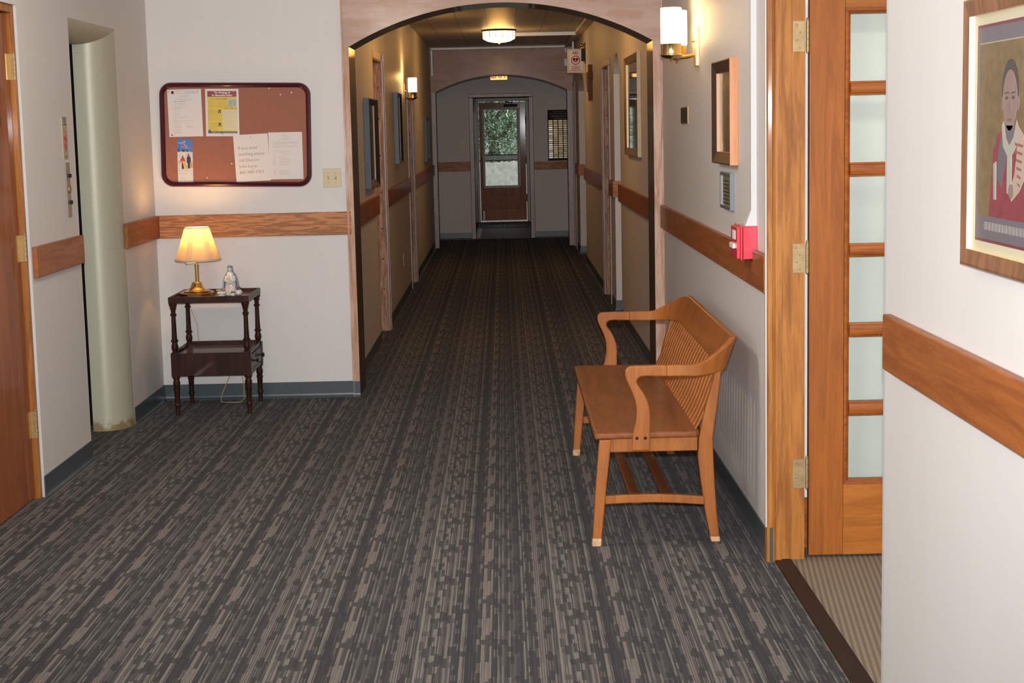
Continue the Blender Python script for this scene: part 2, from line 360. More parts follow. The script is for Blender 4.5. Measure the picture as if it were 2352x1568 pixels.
# right wall, with the glazed double-door opening, the arched niches and a door
def arc(y0, y1, zs, za, n=14):
    # segmental arch from (y0,zs) to (y1,zs), apex za
    c = (y0 + y1) / 2; hw = (y1 - y0) / 2; rise = za - zs; R = (hw * hw + rise * rise) / (2 * rise)
    return [(c + hw * (-1 + 2 * k / n), za - R + math.sqrt(max(0, R * R - (hw * (-1 + 2 * k / n)) ** 2))) for k in range(n + 1)]
oR = [(-2.6, 0), (4.18, 0), (4.18, 2.16), (6.032, 2.16), (6.032, 0), (13.73, 0)] + arc(13.73, 14.45, 2.10, 2.27) + [(14.45, 0), (15.02, 0), (15.02, 2.21), (15.93, 2.21), (15.93, 0), (19.6, 0)] + arc(19.6, 21.15, 2.10, 2.30) + [(21.15, 0), (22.05, 0), (22.05, 2.20), (22.5, 2.20), (22.5, 0), (24.45, 0), (24.45, ZC), (-2.6, ZC)]
struct(MB().prism(oR, 'x', XR, XR + 0.12), 'wall_right', M_['wall'])
# left corridor wall
oL = [(YB + .13, 0), (12.55, 0), (12.55, 2.22), (13.42, 2.22), (13.42, 0), (16.86, 0), (16.86, 2.13), (17.70, 2.13), (17.70, 0), (24.45, 0), (24.45, ZC), (YB + .13, ZC)]
struct(MB().prism(oL, 'x', XC - 0.12, XC), 'wall_corridor_left', M_['wall'])
# spaces behind: closing walls
b = MB()
b.box(1.9, 2.0, 6.3, 24.45, 0, ZC); b.box(1.105, 1.9, 13.45, 13.5, 0, ZC); b.box(1.105, 1.9, 14.75, 14.8, 0, ZC)
b.box(1.105, 1.9, 19.2, 19.3, 0, ZC); b.box(1.105, 1.9, 21.5, 21.6, 0, ZC); b.box(1.105, 2.0, 24.4, 24.5, 0, ZC)
struct(b, 'wall_side_passage', M_['wall'])
b = MB(); b.box(1.105, 3.6, 6.19, 6.30, 0, ZC); b.box(3.5, 3.6, 3.2, 6.3, 0, ZC); b.box(1.105, 3.6, 3.1, 3.2, 0, ZC)
struct(b, 'wall_side_room', M_['wall_white'])
struct(MB().box(1.105, 3.5, 6.165, 6.19, 0.002, 0.20), 'baseboard_side_room', M_['oak_mullion'], bevel=0.004)
# shaft behind left wall
b = MB(); b.box(-4.2, -4.1, 5, 10.2, 0, ZC); b.box(-4.1, XL - .16, 6.2, 6.3, 0, ZC); b.box(-4.1, XL - .16, 7.9, 7.95, 0, ZC)
struct(b, 'wall_shaft', M_['slot'])

# ---- arches
def arch_frame(y0, y1, xo0, xo1, xi0, xi1, zs, za, name, sub):
    a = [(x, z) for x, z in arc(xi0, xi1, zs, za, 28)]
    root = sempty(name, (0, y0, 0))
    head = [(xo0, zs)] + a + [(xo1, zs), (xo1, ZC), (xo0, ZC)]
    hb = MB().prism(head, 'y', y0, y0 + 0.012); hb.build('arch_panel', M_['arch'], root)
    b = MB().prism(head, 'y', y0 + 0.012, y1); b.build('arch_soffit', M_['arch_in'], root)
    b = MB(); b.box(xo0, xi0, y0, y0 + 0.012, 0, zs); b.box(xi1, xo1, y0, y0 + 0.012, 0, zs)
    # thin raised edge moulding
    b.box(xo0 - 0.004, xo0 + 0.008, y0 - 0.008, y0, 0.1, ZC); b.box(xo1 - 0.008, xo1 + 0.004, y0 - 0.008, y0, 0.1, ZC)
    b.build('casing', M_['arch_v'] if sub == 0 else M_['shine'], root, bevel=0.002)
    b = MB(); b.box(xo0, xi0, y0 + 0.012, y1, 0, zs); b.box(xi1, xo1, y0 + 0.012, y1, 0, zs)
    b.build('jamb', M_['arch_in'], root)
    if sub:
        bd = MB(); rg = [(x, y0 + .002, z + .004) for x, z in a]; bd.tube(rg, 0.010, 8); bd.build('arch_bead', plain('grey_brown_bead', (0.30, 0.27, 0.23), .4), root, smooth=True)
    return root
arch_frame(10.05, 10.47, -0.972, 0.984, -0.932, 0.928, 2.165, 2.412, 'trim_3', 0)
arch_frame(22.70, 23.05, -0.984, 0.984, -0.925, 0.900, 2.155, 2.372, 'trim_4', 1)

# ---- far wall and vestibule
b = MB(); b.box(-1.2, -0.45, 24.4, 24.5, 0, ZC); b.box(0.405, XR + .12, 24.4, 24.5, 0, ZC); b.box(-0.45, 0.405, 24.4, 24.5, 2.11, ZC)
struct(b, 'wall_far', M_['wall'])
b = MB(); b.box(-0.62, -0.46, 24.5, 28.8, 0, ZC); b.box(0.455, 0.62, 24.5, 28.8, 0, ZC)
struct(b, 'wall_vestibule', M_['trimdark'])
struct(MB().box(-0.62, 0.62, 24.5, 28.8, 2.30, 2.4), 'ceiling', M_['ceil_plain'])
b = MB(); b.box(-0.62, 0.62, 28.68, 28.82, 2.165, 2.32); struct(b, 'wall_entry', M_['trimdark'])
struct(MB().box(-0.47, 0.47, 24.42, 28.9, -0.05, 0.003), 'floor', plain('maroon_floor', (0.30, 0.11, 0.115), 0.6, var=0.1))
# casing round the far opening
b = MB()
b.box(-0.50, -0.435, 24.375, 24.4, 0, 2.105); b.box(0.39, 0.455, 24.375, 24.4, 0, 2.105); b.box(-0.50, 0.455, 24.37, 24.4, 2.105, 2.16)
b.box(-0.455, -0.435, 24.4, 24.5, 0, 2.11); b.box(0.39, 0.41, 24.4, 24.5, 0, 2.11)
struct(b, 'trim_5', M_['shine'], bevel=0.006)
# frame of the entry door
b = MB(); b.box(-0.475, -0.425, 28.62, 28.72, 0, 2.115); b.box(0.40, 0.46, 28.62, 28.72, 0, 2.115); b.box(-0.475, 0.46, 28.60, 28.72, 2.115, 2.22)
struct(b, 'trim_6', M_['shine'], bevel=0.006)

# ---- rails (chair rail boards)
def rail_y(name, x, y0, y1, side, z0=1.02, z1=1.162, poly=None, mat='rail_y'):
    p = poly or [(y0, z0), (y1, z0), (y1, z1), (y0, z1)]
    xs = (x, x + 0.023) if side > 0 else (x - 0.023, x)
    return struct(MB().prism(p, 'x', xs[0], xs[1]), name, M_[mat], bevel=0.004)
rail_y('trim_7', XL, 7.405, 8.245, 1); rail_y('trim_8', XL, 9.21, YB, 1)
struct(MB().box(XL + 0.023, -0.952, YB - 0.023, YB, 1.02, 1.162), 'trim_9', M_['rail_x'], bevel=0.004)
rail_y('trim_10', XR, 0, 0, -1, poly=[(6.03, 1.02), (10.04, 1.02), (10.04, 1.162), (6.512, 1.162), (6.512, 1.117), (6.305, 1.117), (6.305, 1.162), (6.03, 1.162)])
rail_y('trim_11', XR, -2.5, 4.12, -1)
rail_y('trim_12', XC, 10.475, 12.53, 1); rail_y('trim_13', XC, 13.50, 16.80, 1); rail_y('trim_14', XC, 17.80, 22.70, 1)
rail_y('trim_15', XR, 10.475, 13.75, -1); rail_y('trim_16', XR, 14.45, 15.0, -1); rail_y('trim_17', XR, 15.99, 19.6, -1); rail_y('trim_18', XR, 21.15, 21.98, -1)
for n_, y in ((19, 14.45), (20, 21.15)):
    struct(MB().box(XR - 0.02, XR + 0.12, y - 0.023, y - 0.0005, 1.02, 1.162), 'trim_%d' % n_, M_['rail_x'], bevel=0.003)
struct(MB().box(XC, -0.50, 24.377, 24.4, 1.02, 1.162), 'trim_21', M_['rail_x'], bevel=0.003)
struct(MB().box(0.455, XR, 24.377, 24.4, 1.02, 1.140), 'trim_22', M_['rail_x'], bevel=0.003)

# ---- cove bases
def base_prof(t=0.006, toe=0.016, h=0.10):
    return [(0, 0), (toe, 0), (toe, 0.004), (t + 0.002, 0.014), (t, 0.025), (t, h), (0, h)]
def base_y(name, x, y0, y1, side):
    p = [(x + side * a, z) for a, z in base_prof()]
    struct(MB().prism(p, 'y', y0, y1), name, M_['base'])
def base_x(name, y, x0, x1):
    p = [(y - a, z) for a, z in base_prof()]
    struct(MB().prism(p, 'x', x0, x1), name, M_['base'])
base_y('baseboard_left', XL, 7.38, 8.25, 1); base_y('baseboard_left', XL, 9.24, YB, 1); base_y('baseboard_left', XL, -2.5, 6.4, 1)
base_x('baseboard_back', YB, XL, -0.955); base_x('baseboard_back', 10.048, -0.968, -0.930)
base_y('baseboard_right', XR, 5.985, 10.05, -1); base_y('baseboard_right', XR, -2.5, 4.185, -1)
struct(MB().box(XR - 0.010, XR + 0.002, 5.975, 5.985, 0, 0.135), 'baseboard_right', M_['base'])
base_y('baseboard_right', XR, 10.475, 13.73, -1); base_y('baseboard_right', XR, 14.45, 15.0, -1); base_y('baseboard_right', XR, 15.97, 19.6, -1); base_y('baseboard_right', XR, 21.15, 22.0, -1)
base_x('baseboard_right', 14.45, XR, XR + 0.12); base_x('baseboard_right', 21.15, XR, XR + .12)
base_y('baseboard_corridor_left', XC, 10.475, 12.55, 1); base_y('baseboard_corridor_left', XC, 13.49, 16.80, 1); base_y('baseboard_corridor_left', XC, 17.78, 22.7, 1)
base_x('baseboard_far', 24.4, XC, -0.50); base_x('baseboard_far', 24.4, 0.455, XR)

# ---- near right end of wall: jamb, stepped profile
prof = [(0.966, 5.985), (0.972, 5.978), (0.985, 5.976), (0.994, 5.982), (1.000, 5.986), (1.010, 5.984), (1.022, 5.984), (1.024, 5.995), (1.058, 5.995), (1.060, 6.006), (1.112, 6.006), (1.112, 6.03), (0.966, 6.03)]
struct(MB().prism(prof, 'z', 0.0, 2.155), 'trim_23', M_['oak_jamb'])
struct(MB().box(0.9615, 0.9660, 5.984, 6.0, 0.135, ZC), 'trim_24', M_['bead'])
# opening head
struct(MB().box(0.98, 1.112, 4.18, 6.0, 2.145, 2.16), 'trim_25', M_['oak_jamb'])
struct(MB().box(0.985, 1.112, 4.18, 4.2, 0.0, 2.145), 'trim_26', M_['bead'])

# hinges
def hinge_leaf(parent, x0, x1, y, z0, z1, knx, kny, flat='y', mat='brass_old'):
    b = MB()
    if flat == 'y': b.box(x0, x1, y - 0.003, y, z0, z1)
    b_ = b.build('hinge', M_[mat], parent)
    k = MB(); n = 5; h = (z1 - z0) / n
    for i in range(n): k.cyl((knx, kny, z0 + i * h + 0.001), (knx, kny, z0 + (i + 1) * h - 0.001), 0.0065, n=12)
    k.cyl((knx, kny, z0 - 0.004), (knx, kny, z1 + 0.006), 0.0045, n=10)
    k.ball((knx, kny, z1 + 0.006), 0.006, 8); k.build('knuckle', M_[mat], b_, smooth=True)
    s_ = MB()
    if flat == 'y':
        for i in range(4): s_.ball((x0 + (0.014 if i % 2 else 0.026), y - 0.003, z0 + (z1 - z0) * (0.12 + 0.25 * i)), (0.004, 0.0015, 0.004), 8)
        s_.build('screw', M_['brass_old'], b_, smooth=True)
    return b_

# ---- glazed door, standing open
dr = sempty('door_1', (1.131, 6.04, 0.0))
zp = [(2.043, 1.798), (1.747, 1.500), (1.449, 1.199), (1.150, 0.901), (0.849, 0.604), (0.549, 0.305)]
XP0, XP1, XD = 1.283, 1.785, 1.935
b = MB(); b.box(1.131, 1.262, 6.02, 6.058, 0.012, 2.135); b.box(XP1 + .02, XD, 6.02, 6.058, 0.012, 2.135); b.build('stile', M_['oak_door'], dr, bevel=0.003)
b = MB(); b.box(1.262, XP1 + .02, 6.02, 6.058, 0.012, 0.285); b.box(1.262, XP1 + .02, 6.02, 6.058, 2.063, 2.135); b.build('rail', wood('varnished_oak_rail', (0.26, 0.075, 0.007), (0.38, 0.120, 0.014), 'x', 5, 12, coatr=0.12), dr, bevel=0.002)
b = MB()
for k in range(5):
    zt, zb_ = zp[k][1], zp[k + 1][0]; zm = (zt + zb_) / 2
    b.prism([(6.052, zb_), (6.052, zt), (6.030, zt), (6.028, zt - 0.006), (6.022, zt - 0.009), (6.019, zm + 0.007), (6.019, zm - 0.007), (6.022, zb_ + 0.009), (6.028, zb_ + 0.006), (6.030, zb_)], 'x', XP0, XP1)
for xa, xb, xc in ((1.262, 1.272, XP0), (XP1 + .02, XP1 + .01, XP1)):
    b.prism([(xa, 6.052), (xc, 6.052), (xc, 6.032), (xb, 6.020), (xa, 6.018)], 'z', 0.29, 2.06)
for z0, z1, z2 in ((0.285, 0.295, 0.305), (2.063, 2.053, 2.043)):
    b.prism([(6.052, z0), (6.052, z2), (6.032, z2), (6.020, z1), (6.018, z0)], 'x', 1.262, XP1 + .02)
b.build('glazing_bar', M_['oak_mullion'], dr)
def glass_mat(name, rough=0.0):
    m, nt, bb = nmat(name); bb.inputs['Base Color'].default_value = (0.95, 0.98, 0.96, 1); bb.inputs['Transmission Weight'].default_value = 1.0
    bb.inputs['Roughness'].default_value = rough; bb.inputs['IOR'].default_value = 1.45
    nt.nodes.remove(bb)
    g = nt.nodes.new('ShaderNodeBsdfGlossy'); g.inputs['Roughness'].default_value = 0.0; t = nt.nodes.new('ShaderNodeBsdfTransparent'); t.inputs[0].default_value = (0.95, 0.97, 0.95, 1)
    mx = nt.nodes.new('ShaderNodeMixShader'); fr = nt.nodes.new('ShaderNodeFresnel'); fr.inputs[0].default_value = 1.45
    nt.links.new(fr.outputs[0], mx.inputs[0]); nt.links.new(t.outputs[0], mx.inputs[1]); nt.links.new(g.outputs[0], mx.inputs[2]); nt.links.new(mx.outputs[0], nt.nodes['Material Output'].inputs[0])
    return m
M_['glass'] = glass_mat('clear_glass')
for zt, zb_ in zp:
    MB().box(XP0 - 0.004, XP1 + 0.004, 6.038, 6.042, zb_ - 0.004, zt + 0.004).build('pane', M_['glass'], dr)
for z0, z1 in ((1.908, 2.018), (1.097, 1.205), (0.28, 0.39)): hinge_leaf(dr, 1.066, 1.110, 6.006, z0, z1, 1.121, 6.008)

# ---- left door
dl = sempty('door_2', (XL - 0.03, 7.35, 0))
MB().box(XL - 0.075, XL - 0.036, 6.49, 7.348, 0.008, 2.205).build('leaf', M_['left_door'], dl, bevel=0.002)
b = MB(); b.box(XL - 0.095, XL - 0.012, 7.352, 7.385, 0, 2.245); b.box(XL - 0.095, XL - 0.012, 6.45, 6.485, 0, 2.245); b.box(XL - 0.095, XL - 0.012, 6.485, 7.352, 2.21, 2.245)
b.build('frame', M_['oak_jamb'], dl, bevel=0.002)
for z0, z1 in ((1.915, 2.03), (1.10, 1.22), (0.285, 0.41)):
    l = MB().box(XL - 0.0365, XL - 0.0335, 7.31, 7.350, z0, z1).build('hinge', M_['brass'], dl)
    k = MB(); n = 5; h = (z1 - z0) / n
    for i in range(n): k.cyl((XL - 0.014, 7.3565, z0 + i * h + .001), (XL - 0.014, 7.3565, z0 + (i + 1) * h - .001), 0.0075, n=12)
    k.ball((XL - 0.014, 7.3565, z1 + 0.004), 0.006, 8)
    k.box(XL - 0.0345, XL - 0.014, 7.349, 7.353, z0, z1)
    k.build('knuckle', M_['brass_old'], l, smooth=True)

# ---- lift opening: bullnose steel jamb and head, dark door beyond
prof = [(XL - 0.0005, 9.262)]
for k in range(15):
    a = PI / 2 * k / 14; prof.append((XL - 0.135 + 0.135 * math.cos(a) - 0.0005, 9.24 - 0.195 * math.sin(a)))
prof += [(-2.357, 9.045), (-2.357, 9.262)]
def enamel(name):
    m, nt, bb = nmat(name); N = nt.nodes.new; K = nt.links.new
    ge = N('ShaderNodeNewGeometry'); sx = N('ShaderNodeSeparateXYZ'); K(ge.outputs['Position'], sx.inputs[0])
    no = N('ShaderNodeTexNoise'); no.inputs['Scale'].default_value = 22; no.inputs['Detail'].default_value = 6; K(ge.outputs['Position'], no.inputs['Vector'])
    # rusty stains near the foot
    mr = N('ShaderNodeMapRange'); mr.inputs[1].default_value = 0.0; mr.inputs[2].default_value = 0.11; mr.inputs[3].default_value = 0.62; mr.inputs[4].default_value = 0.0; K(sx.outputs[2], mr.inputs[0])
    ad = N('ShaderNodeMath'); ad.operation = 'ADD'; K(mr.outputs[0], ad.inputs[0]); K(no.outputs['Fac'], ad.inputs[1])
    r = N('ShaderNodeValToRGB'); r.color_ramp.elements[0].position = 0.80; r.color_ramp.elements[1].position = 1.0; K(ad.outputs[0], r.inputs['Fac'])
    # scuffs: thin horizontal dark lines
    mp = N('ShaderNodeMapping'); mp.inputs['Scale'].default_value = (3, 3, 90); K(ge.outputs['Position'], mp.inputs['Vector'])
    n2 = N('ShaderNodeTexNoise'); n2.inputs['Scale'].default_value = 1.3; n2.inputs['Detail'].default_value = 3; K(mp.outputs[0], n2.inputs['Vector'])
    r2 = N('ShaderNodeValToRGB'); r2.color_ramp.elements[0].position = 0.70; r2.color_ramp.elements[1].position = 0.76; K(n2.outputs['Fac'], r2.inputs['Fac'])
    m1 = N('ShaderNodeMixRGB'); m1.inputs[1].default_value = (0.44, 0.425, 0.32, 1); m1.inputs[2].default_value = (0.27, 0.20, 0.09, 1); K(r.outputs['Color'], m1.inputs[0])
    m2 = N('ShaderNodeMixRGB'); m2.inputs[2].default_value = (0.25, 0.26, 0.24, 1); s = N('ShaderNodeMath'); s.operation = 'MULTIPLY'; s.inputs[1].default_value = 0.6; K(r2.outputs['Color'], s.inputs[0]); K(s.outputs[0], m2.inputs[0]); K(m1.outputs[0], m2.inputs[1])
    K(m2.outputs[0], bb.inputs['Base Color']); bb.inputs['Roughness'].default_value = 0.46; bb.inputs['Metallic'].default_value = 0.15
    return m
struct(MB().prism(prof, 'z', 0.0, 2.24), 'trim_27', enamel('worn_enamelled_steel'), smooth=True)
hp = [(XL - 0.0005, 2.262)]
for k in range(13):
    a = PI / 2 * k / 12; hp.append((XL - 0.17 + 0.17 * math.cos(a), 2.25 - 0.09 * math.sin(a)))
hp += [(-2.357, 2.16), (-2.357, 2.262)]
struct(MB().prism(hp, 'y', 8.25, 9.24), 'trim_28', M_['elev'], smooth=True)
d3 = MB(); d3.box(-2.46, -2.43, 8.2, 9.4, 0.0, 2.26); d3.box(-2.43, -2.425, 8.9, 9.4, 0, 2.26)
struct(d3, 'door_3', M_['slot'])

# ---- corridor doors (left and right), set back in their frames
def corridor_door(name, x, side, y0, y1, zt, cas=True, knob=False, near=True):
    # side: +1 wall on the left (opening to -x)
    s_ = -side; root = sempty(name, (x, (y0 + y1) / 2, 0))
    def bx(b, xa, xb, *r): b.box(min(xa, xb), max(xa, xb), *r)
    b = MB(); bx(b, x + s_ * 0.080, x + s_ * 0.115, y0 + 0.02, y1 - 0.02, 0.005, zt - 0.02); b.build('leaf', M_['farwood'], root)
    b = MB()
    bx(b, x + s_ * 0.0, x + s_ * 0.12, y1 - 0.02, y1, 0, zt); bx(b, x, x + s_ * 0.12, y0, y0 + 0.02, 0, zt); bx(b, x, x + s_ * 0.12, y0, y1, zt - 0.02, zt)
    b.build('jamb', M_['pale_jamb'], root)
    b = MB()
    bx(b, x - s_ * 0.016, x, y1 - 0.008, y1 + 0.055, 0, zt - 0.008)
    if near: bx(b, x - s_ * 0.016, x, y0 - 0.055, y0 + 0.008, 0, zt - 0.008)
    bx(b, x - s_ * (0.016 if near else 0.003), x, y0 - 0.055 if near else y0, y1 + 0.055, zt - 0.008, zt + 0.05)
    bx(b, x - s_ * 0.022, x, y1 + 0.0552, y1 + 0.066, 0, zt + 0.055)
    b.build('casing', M_['shine'], root, bevel=0.003)
    b = MB()
    for z in (0.35, 0.6, 0.85, 1.15, 1.45, 1.75, 2.0):
        if z < zt - .1: b.ball((x + s_ * 0.03, y1 - 0.02, z), (0.006, 0.002, 0.006), 8)
    b.build('screw_plug', M_['black'], root, smooth=True)
    if knob:
        b = MB(); b.cyl((x + s_ * 0.08, y0 + 0.1, 0.92), (x - s_ * 0.03, y0 + .1, 0.92), 0.012, n=12); b.ball((x - s_ * 0.045, y0 + 0.1, 0.92), 0.03, 12)
        b.build('knob', M_['black'], root, smooth=True)
    return root
corridor_door('door_4', XC, 1, 12.55, 13.42, 2.22, near=False)
corridor_door('door_5', XC, 1, 16.86, 17.70, 2.13)
corridor_door('door_6', XR, -1, 15.02, 15.93, 2.21)
corridor_door('door_7', XR, -1, 22.05, 22.5, 2.20, near=True, knob=False)
# ceiling strip along right wall and round conduit runs
struct(MB().box(0.885, XR, 10.475, 22.7, ZC - 0.03, ZC), 'trim_29', M_['wall'])
b = MB(); b.box(0.16, 0.90, 19.60, 19.635, ZC - 0.045, ZC - 0.0005)
b.box(0.87, 0.90, 19.635, 22.60, ZC - 0.045, ZC - 0.03)
tag(b.build('cable_raceway', M_['grey_metal'], None, bevel=0.003), 'grey surface raceway crossing the corridor ceiling from the round light to the right wall', 'raceway')
b = MB(); b.box(-0.975, 0.90, 22.672, 22.70, 2.735, 2.765); b.box(-0.975, -0.948, 22.672, 22.70, 2.40, 2.735); b.box(0.875, 0.90, 22.672, 22.70, 2.66, 2.735)
b.box(-0.978, -0.945, 22.669, 22.70, 2.385, 2.415)
tag(b.build('cable_raceway', M_['grey_metal'], None, bevel=0.004), 'pale grey surface raceway framing the top of the far wooden arch', 'raceway')
b = MB(); b.box(0.918, 0.945, 21.3, 21.325, 2.50, ZC - 0.031)
b.box(0.93, 0.985, 21.3, 21.325, 2.50, 2.525)
tag(b.build('conduit_drop', M_['grey_metal'], None, bevel=0.003), 'short vertical grey conduit dropping from the ceiling behind the AED sign', 'conduit')

# ---- entry door at the end
df = sempty('door_8', (-0.01, 28.70, 0)); df.rotation_euler.z = math.radians(-1.0)
b = MB(); b.box(-0.417, -0.327, 28.70, 28.745, 0.03, 2.095); b.box(0.292, 0.393, 28.70, 28.745, 0.03, 2.095); b.build('stile', M_['farwood'], df, bevel=0.003)
b = MB(); b.box(-0.327, 0.292, 28.70, 28.745, 1.975, 2.095); b.box(-0.327, 0.292, 28.70, 28.745, 0.50, 0.625); b.box(-0.327, 0.292, 28.70, 28.745, 0.03, 0.24)
b.build('rail', M_['farwood'], df, bevel=0.003)
b = MB(); b.box(-0.327, 0.292, 28.715, 28.735, 0.24, 0.50); b.box(-0.29, 0.255, 28.705, 28.72, 0.275, 0.465); b.build('panel', M_['farwood'], df, bevel=0.006)
b = MB(); b.box(-0.365, -0.345, 28.68, 28.70, 0.60, 1.99); b.box(-0.352, -0.325, 28.685, 28.72, 0.62, 1.975); b.box(0.245, 0.262, 28.685, 28.72, 0.62, 1.975); b.box(0.262, 0.30, 28.68, 28.70, 0.60, 1.99)
b.box(-0.365, 0.30, 28.68, 28.70, 1.965, 1.995); b.box(-0.365, 0.30, 28.68, 28.70, 0.60, 0.645)
b.build('moulding', M_['shine'], df, bevel=0.004)
MB().box(-0.35, 0.25, 28.722, 28.726, 0.62, 1.97).build('pane', M_['glass'], df)
b = MB(); b.box(-0.345, 0.247, 28.727, 28.75, 1.172, 1.190); b.box(-0.345, 0.247, 28.727, 28.75, 1.075, 1.092); b.build('storm_sash', M_['black'], df)
MB().box(-0.345, 0.247, 28.727, 28.75, 1.092, 1.172).build('storm_sash', M_['grey_metal'], df)
b = MB(); b.box(-0.393, -0.372, 28.692, 28.70, 1.02, 1.20); b.cyl((-0.382, 28.66, 1.155), (-0.382, 28.70, 1.155), 0.006, n=8); b.tube([(-0.382, 28.66, 1.155), (-0.382, 28.655, 1.08), (-0.382, 28.665, 1.03)], 0.007, 8)
b.build('handle', M_['brass_old'], df, smooth=True)
b = MB(); b.box(0.02, 0.265, 28.60, 28.70, 2.015, 2.06); b.tube([(0.16, 28.65, 2.06), (0.17, 28.62, 2.09), (0.05, 28.60, 2.105)], 0.008, 8); b.build('closer', M_['black'], df)
b = MB(); b.box(-0.378, -0.352, 28.685, 28.70, 0.05, 0.20); b.box(-0.372, -0.358, 28.66, 28.685, 0.04, 0.16); b.build('kick_stop', M_['grey_metal'], df)
b = MB()
for z in (1.72, 1.02, 0.36): b.box(0.393, 0.402, 28.68, 28.70, z, z + 0.13)
b.build('hinge', M_['black'], df)
struct(MB().box(-0.42, 0.40, 28.58, 28.76, 0.0, 0.022), 'trim_30', plain('bright_aluminium_threshold', (0.75, 0.74, 0.68), 0.3, 0.5))
# ribbed mat
b = MB()
for i in range(23): b.box(-0.44 + i * 0.0385, -0.44 + i * 0.0385 + 0.022, 27.05, 28.55, 0.012, 0.020, 1)
b.box(-0.445, 0.442, 27.02, 28.57, 0.003, 0.012, 0)
tag(b.build('door_mat', [M_['black'], plain('grey_ribs', (0.32, 0.32, 0.30), 0.6)], None), 'grey and black ribbed mat inside the far entry door', 'mat')
# ---- outside
M_['leaf1'] = plain('green_leaf', (0.30, 0.40, 0.26), 0.4, var=0.5, vscale=2.0); M_['bark'] = plain('bark', (0.12, 0.09, 0.07), 0.9, var=0.3)
struct(MB().box(-14, 14, 28.9, 60, -0.12, -0.05), 'floor', plain('outdoor_ground', (0.30, 0.30, 0.26), 0.9, var=0.2, vscale=3))
tag(MB().box(-5, 5, 31.6, 31.85, -0.05, 0.985).build('parapet_wall', plain('concrete', (0.38, 0.37, 0.33), 0.9, var=0.2, vscale=14, bump=0.5), None, bevel=0.01), 'low grey concrete wall outside beyond the far door glass', 'wall')
def tree(x, y, n, seed, label):
    rnd = random.Random(seed); t = thing('tree', (x, y, -0.05), label, 'tree')
    f = MB()
    for i in range(n):
        c = Vector((x + rnd.gauss(0, 0.75), y + rnd.gauss(0, 0.35), 1.7 + rnd.gauss(0, 0.7)))
        if c.z < 0.4: c.z = 0.4 + rnd.random()
        a = Vector((rnd.uniform(-1, 1), rnd.uniform(-1, 1), rnd.uniform(-.6, .3))).normalized(); s_ = a.cross(Vector((rnd.uniform(-.4, .4), rnd.uniform(-.4, .4), 1))).normalized()
        L = rnd.uniform(0.03, 0.075); W = L * 0.32
        f.add([c - a * L, c - s_ * W, c + a * L, c + s_ * W], [(0, 1, 2, 3)], rnd.randrange(3))
    f.build('foliage', [M_['leaf1'], plain('pale_leaf', (0.42, 0.52, 0.38), 0.35), plain('dark_leaf', (0.24, 0.33, 0.21), 0.5)], t)
    b = MB(); b.tube([(x, y, -0.05), (x + 0.1, y, 1.2), (x - 0.05, y + 0.1, 2.6)], [0.16, 0.12, 0.07], 10)
    for k in range(5): b.tube([(x + 0.05, y, 1.2 + k * 0.25), (x + rnd.uniform(-1, 1), y + rnd.uniform(-.6, .6), 2.2 + k * .3)], [0.05, 0.02], 8)
    b.build('trunk', M_['bark'], t)
tree(-0.3, 37, 16000, 3, 'leafy green tree outside filling the left of the far door glass')
tree(0.6, 47.0, 11000, 4, 'darker leafy green tree outside, far behind the first tree in the door glass')

# ================================================================== TEXT
def text_mesh(parent, name, txt, mat, size, mtx, align='LEFT', ext=0.0002, bold=0.0, sx=1.0):
    # mtx: places the text plane (x right, y up, z out of surface) in the world
    cu = bpy.data.curves.new('txt', 'FONT'); cu.body = txt; cu.size = size; cu.align_x = align; cu.extrude = ext; cu.offset = bold; cu.resolution_u = 2
    ob = bpy.data.objects.new('txt', cu); C.objects.link(ob)
    me = bpy.data.meshes.new_from_object(ob.evaluated_get(bpy.context.evaluated_depsgraph_get()))
    bpy.data.objects.remove(ob); bpy.data.curves.remove(cu)
    base = Vector((0, 0, 0)); q = parent
    while q is not None: base += q.location; q = q.parent
    me.transform(Matrix.Translation(-base) @ mtx @ Matrix.Diagonal((sx, 1, 1, 1)))
    me.name = name; me.materials.clear(); me.materials.append(mat)
    o = bpy.data.objects.new(name, me); C.objects.link(o); o.parent = parent
    return o
def plane_mtx(org, right, up):
    r = Vector(right).normalized(); u = Vector(up).normalized(); n = r.cross(u)
    return Matrix(((r.x, u.x, n.x, org[0]), (r.y, u.y, n.y, org[1]), (r.z, u.z, n.z, org[2]), (0, 0, 0, 1)))

# ================================================================== BULLETIN BOARD
Y0 = YB
def rrect(x0, x1, z0, z1, r, n=8):
    pts = []
    for cx, cz, a0 in ((x1 - r, z1 - r, 0), (x0 + r, z1 - r, PI / 2), (x0 + r, z0 + r, PI), (x1 - r, z0 + r, 1.5 * PI)):
        for k in range(n + 1): pts.append((cx + r * math.cos(a0 + PI / 2 * k / n), cz + r * math.sin(a0 + PI / 2 * k / n)))
    return pts
bb = thing('bulletin_board', (-1.645, Y0, 1.64), 'wide bulletin board with rounded maroon frame on the back-left wall above the side table', 'bulletin board')
x0, x1, z0, z1 = -2.108, -1.181, 1.330, 1.966
rings = []
fr = [(0.0, 0.0), (0.0, -0.018), (0.006, -0.028), (0.015, -0.031), (0.024, -0.027), (0.029, -0.018), (0.030, -0.010), (0.030, 0.0)]
for ins, dy in fr:
    rings.append([(px, Y0 + dy, pz) for px, pz in rrect(x0 + ins, x1 - ins, z0 + ins, z1 - ins, 0.075 - ins * 0.8)])
MB().loft(rings, cap=False).build('frame', plain('maroon_plastic', (0.055, 0.003, 0.012), 0.3, coat=0.35, spec=0.3, coatr=0.05), bb, smooth=True)
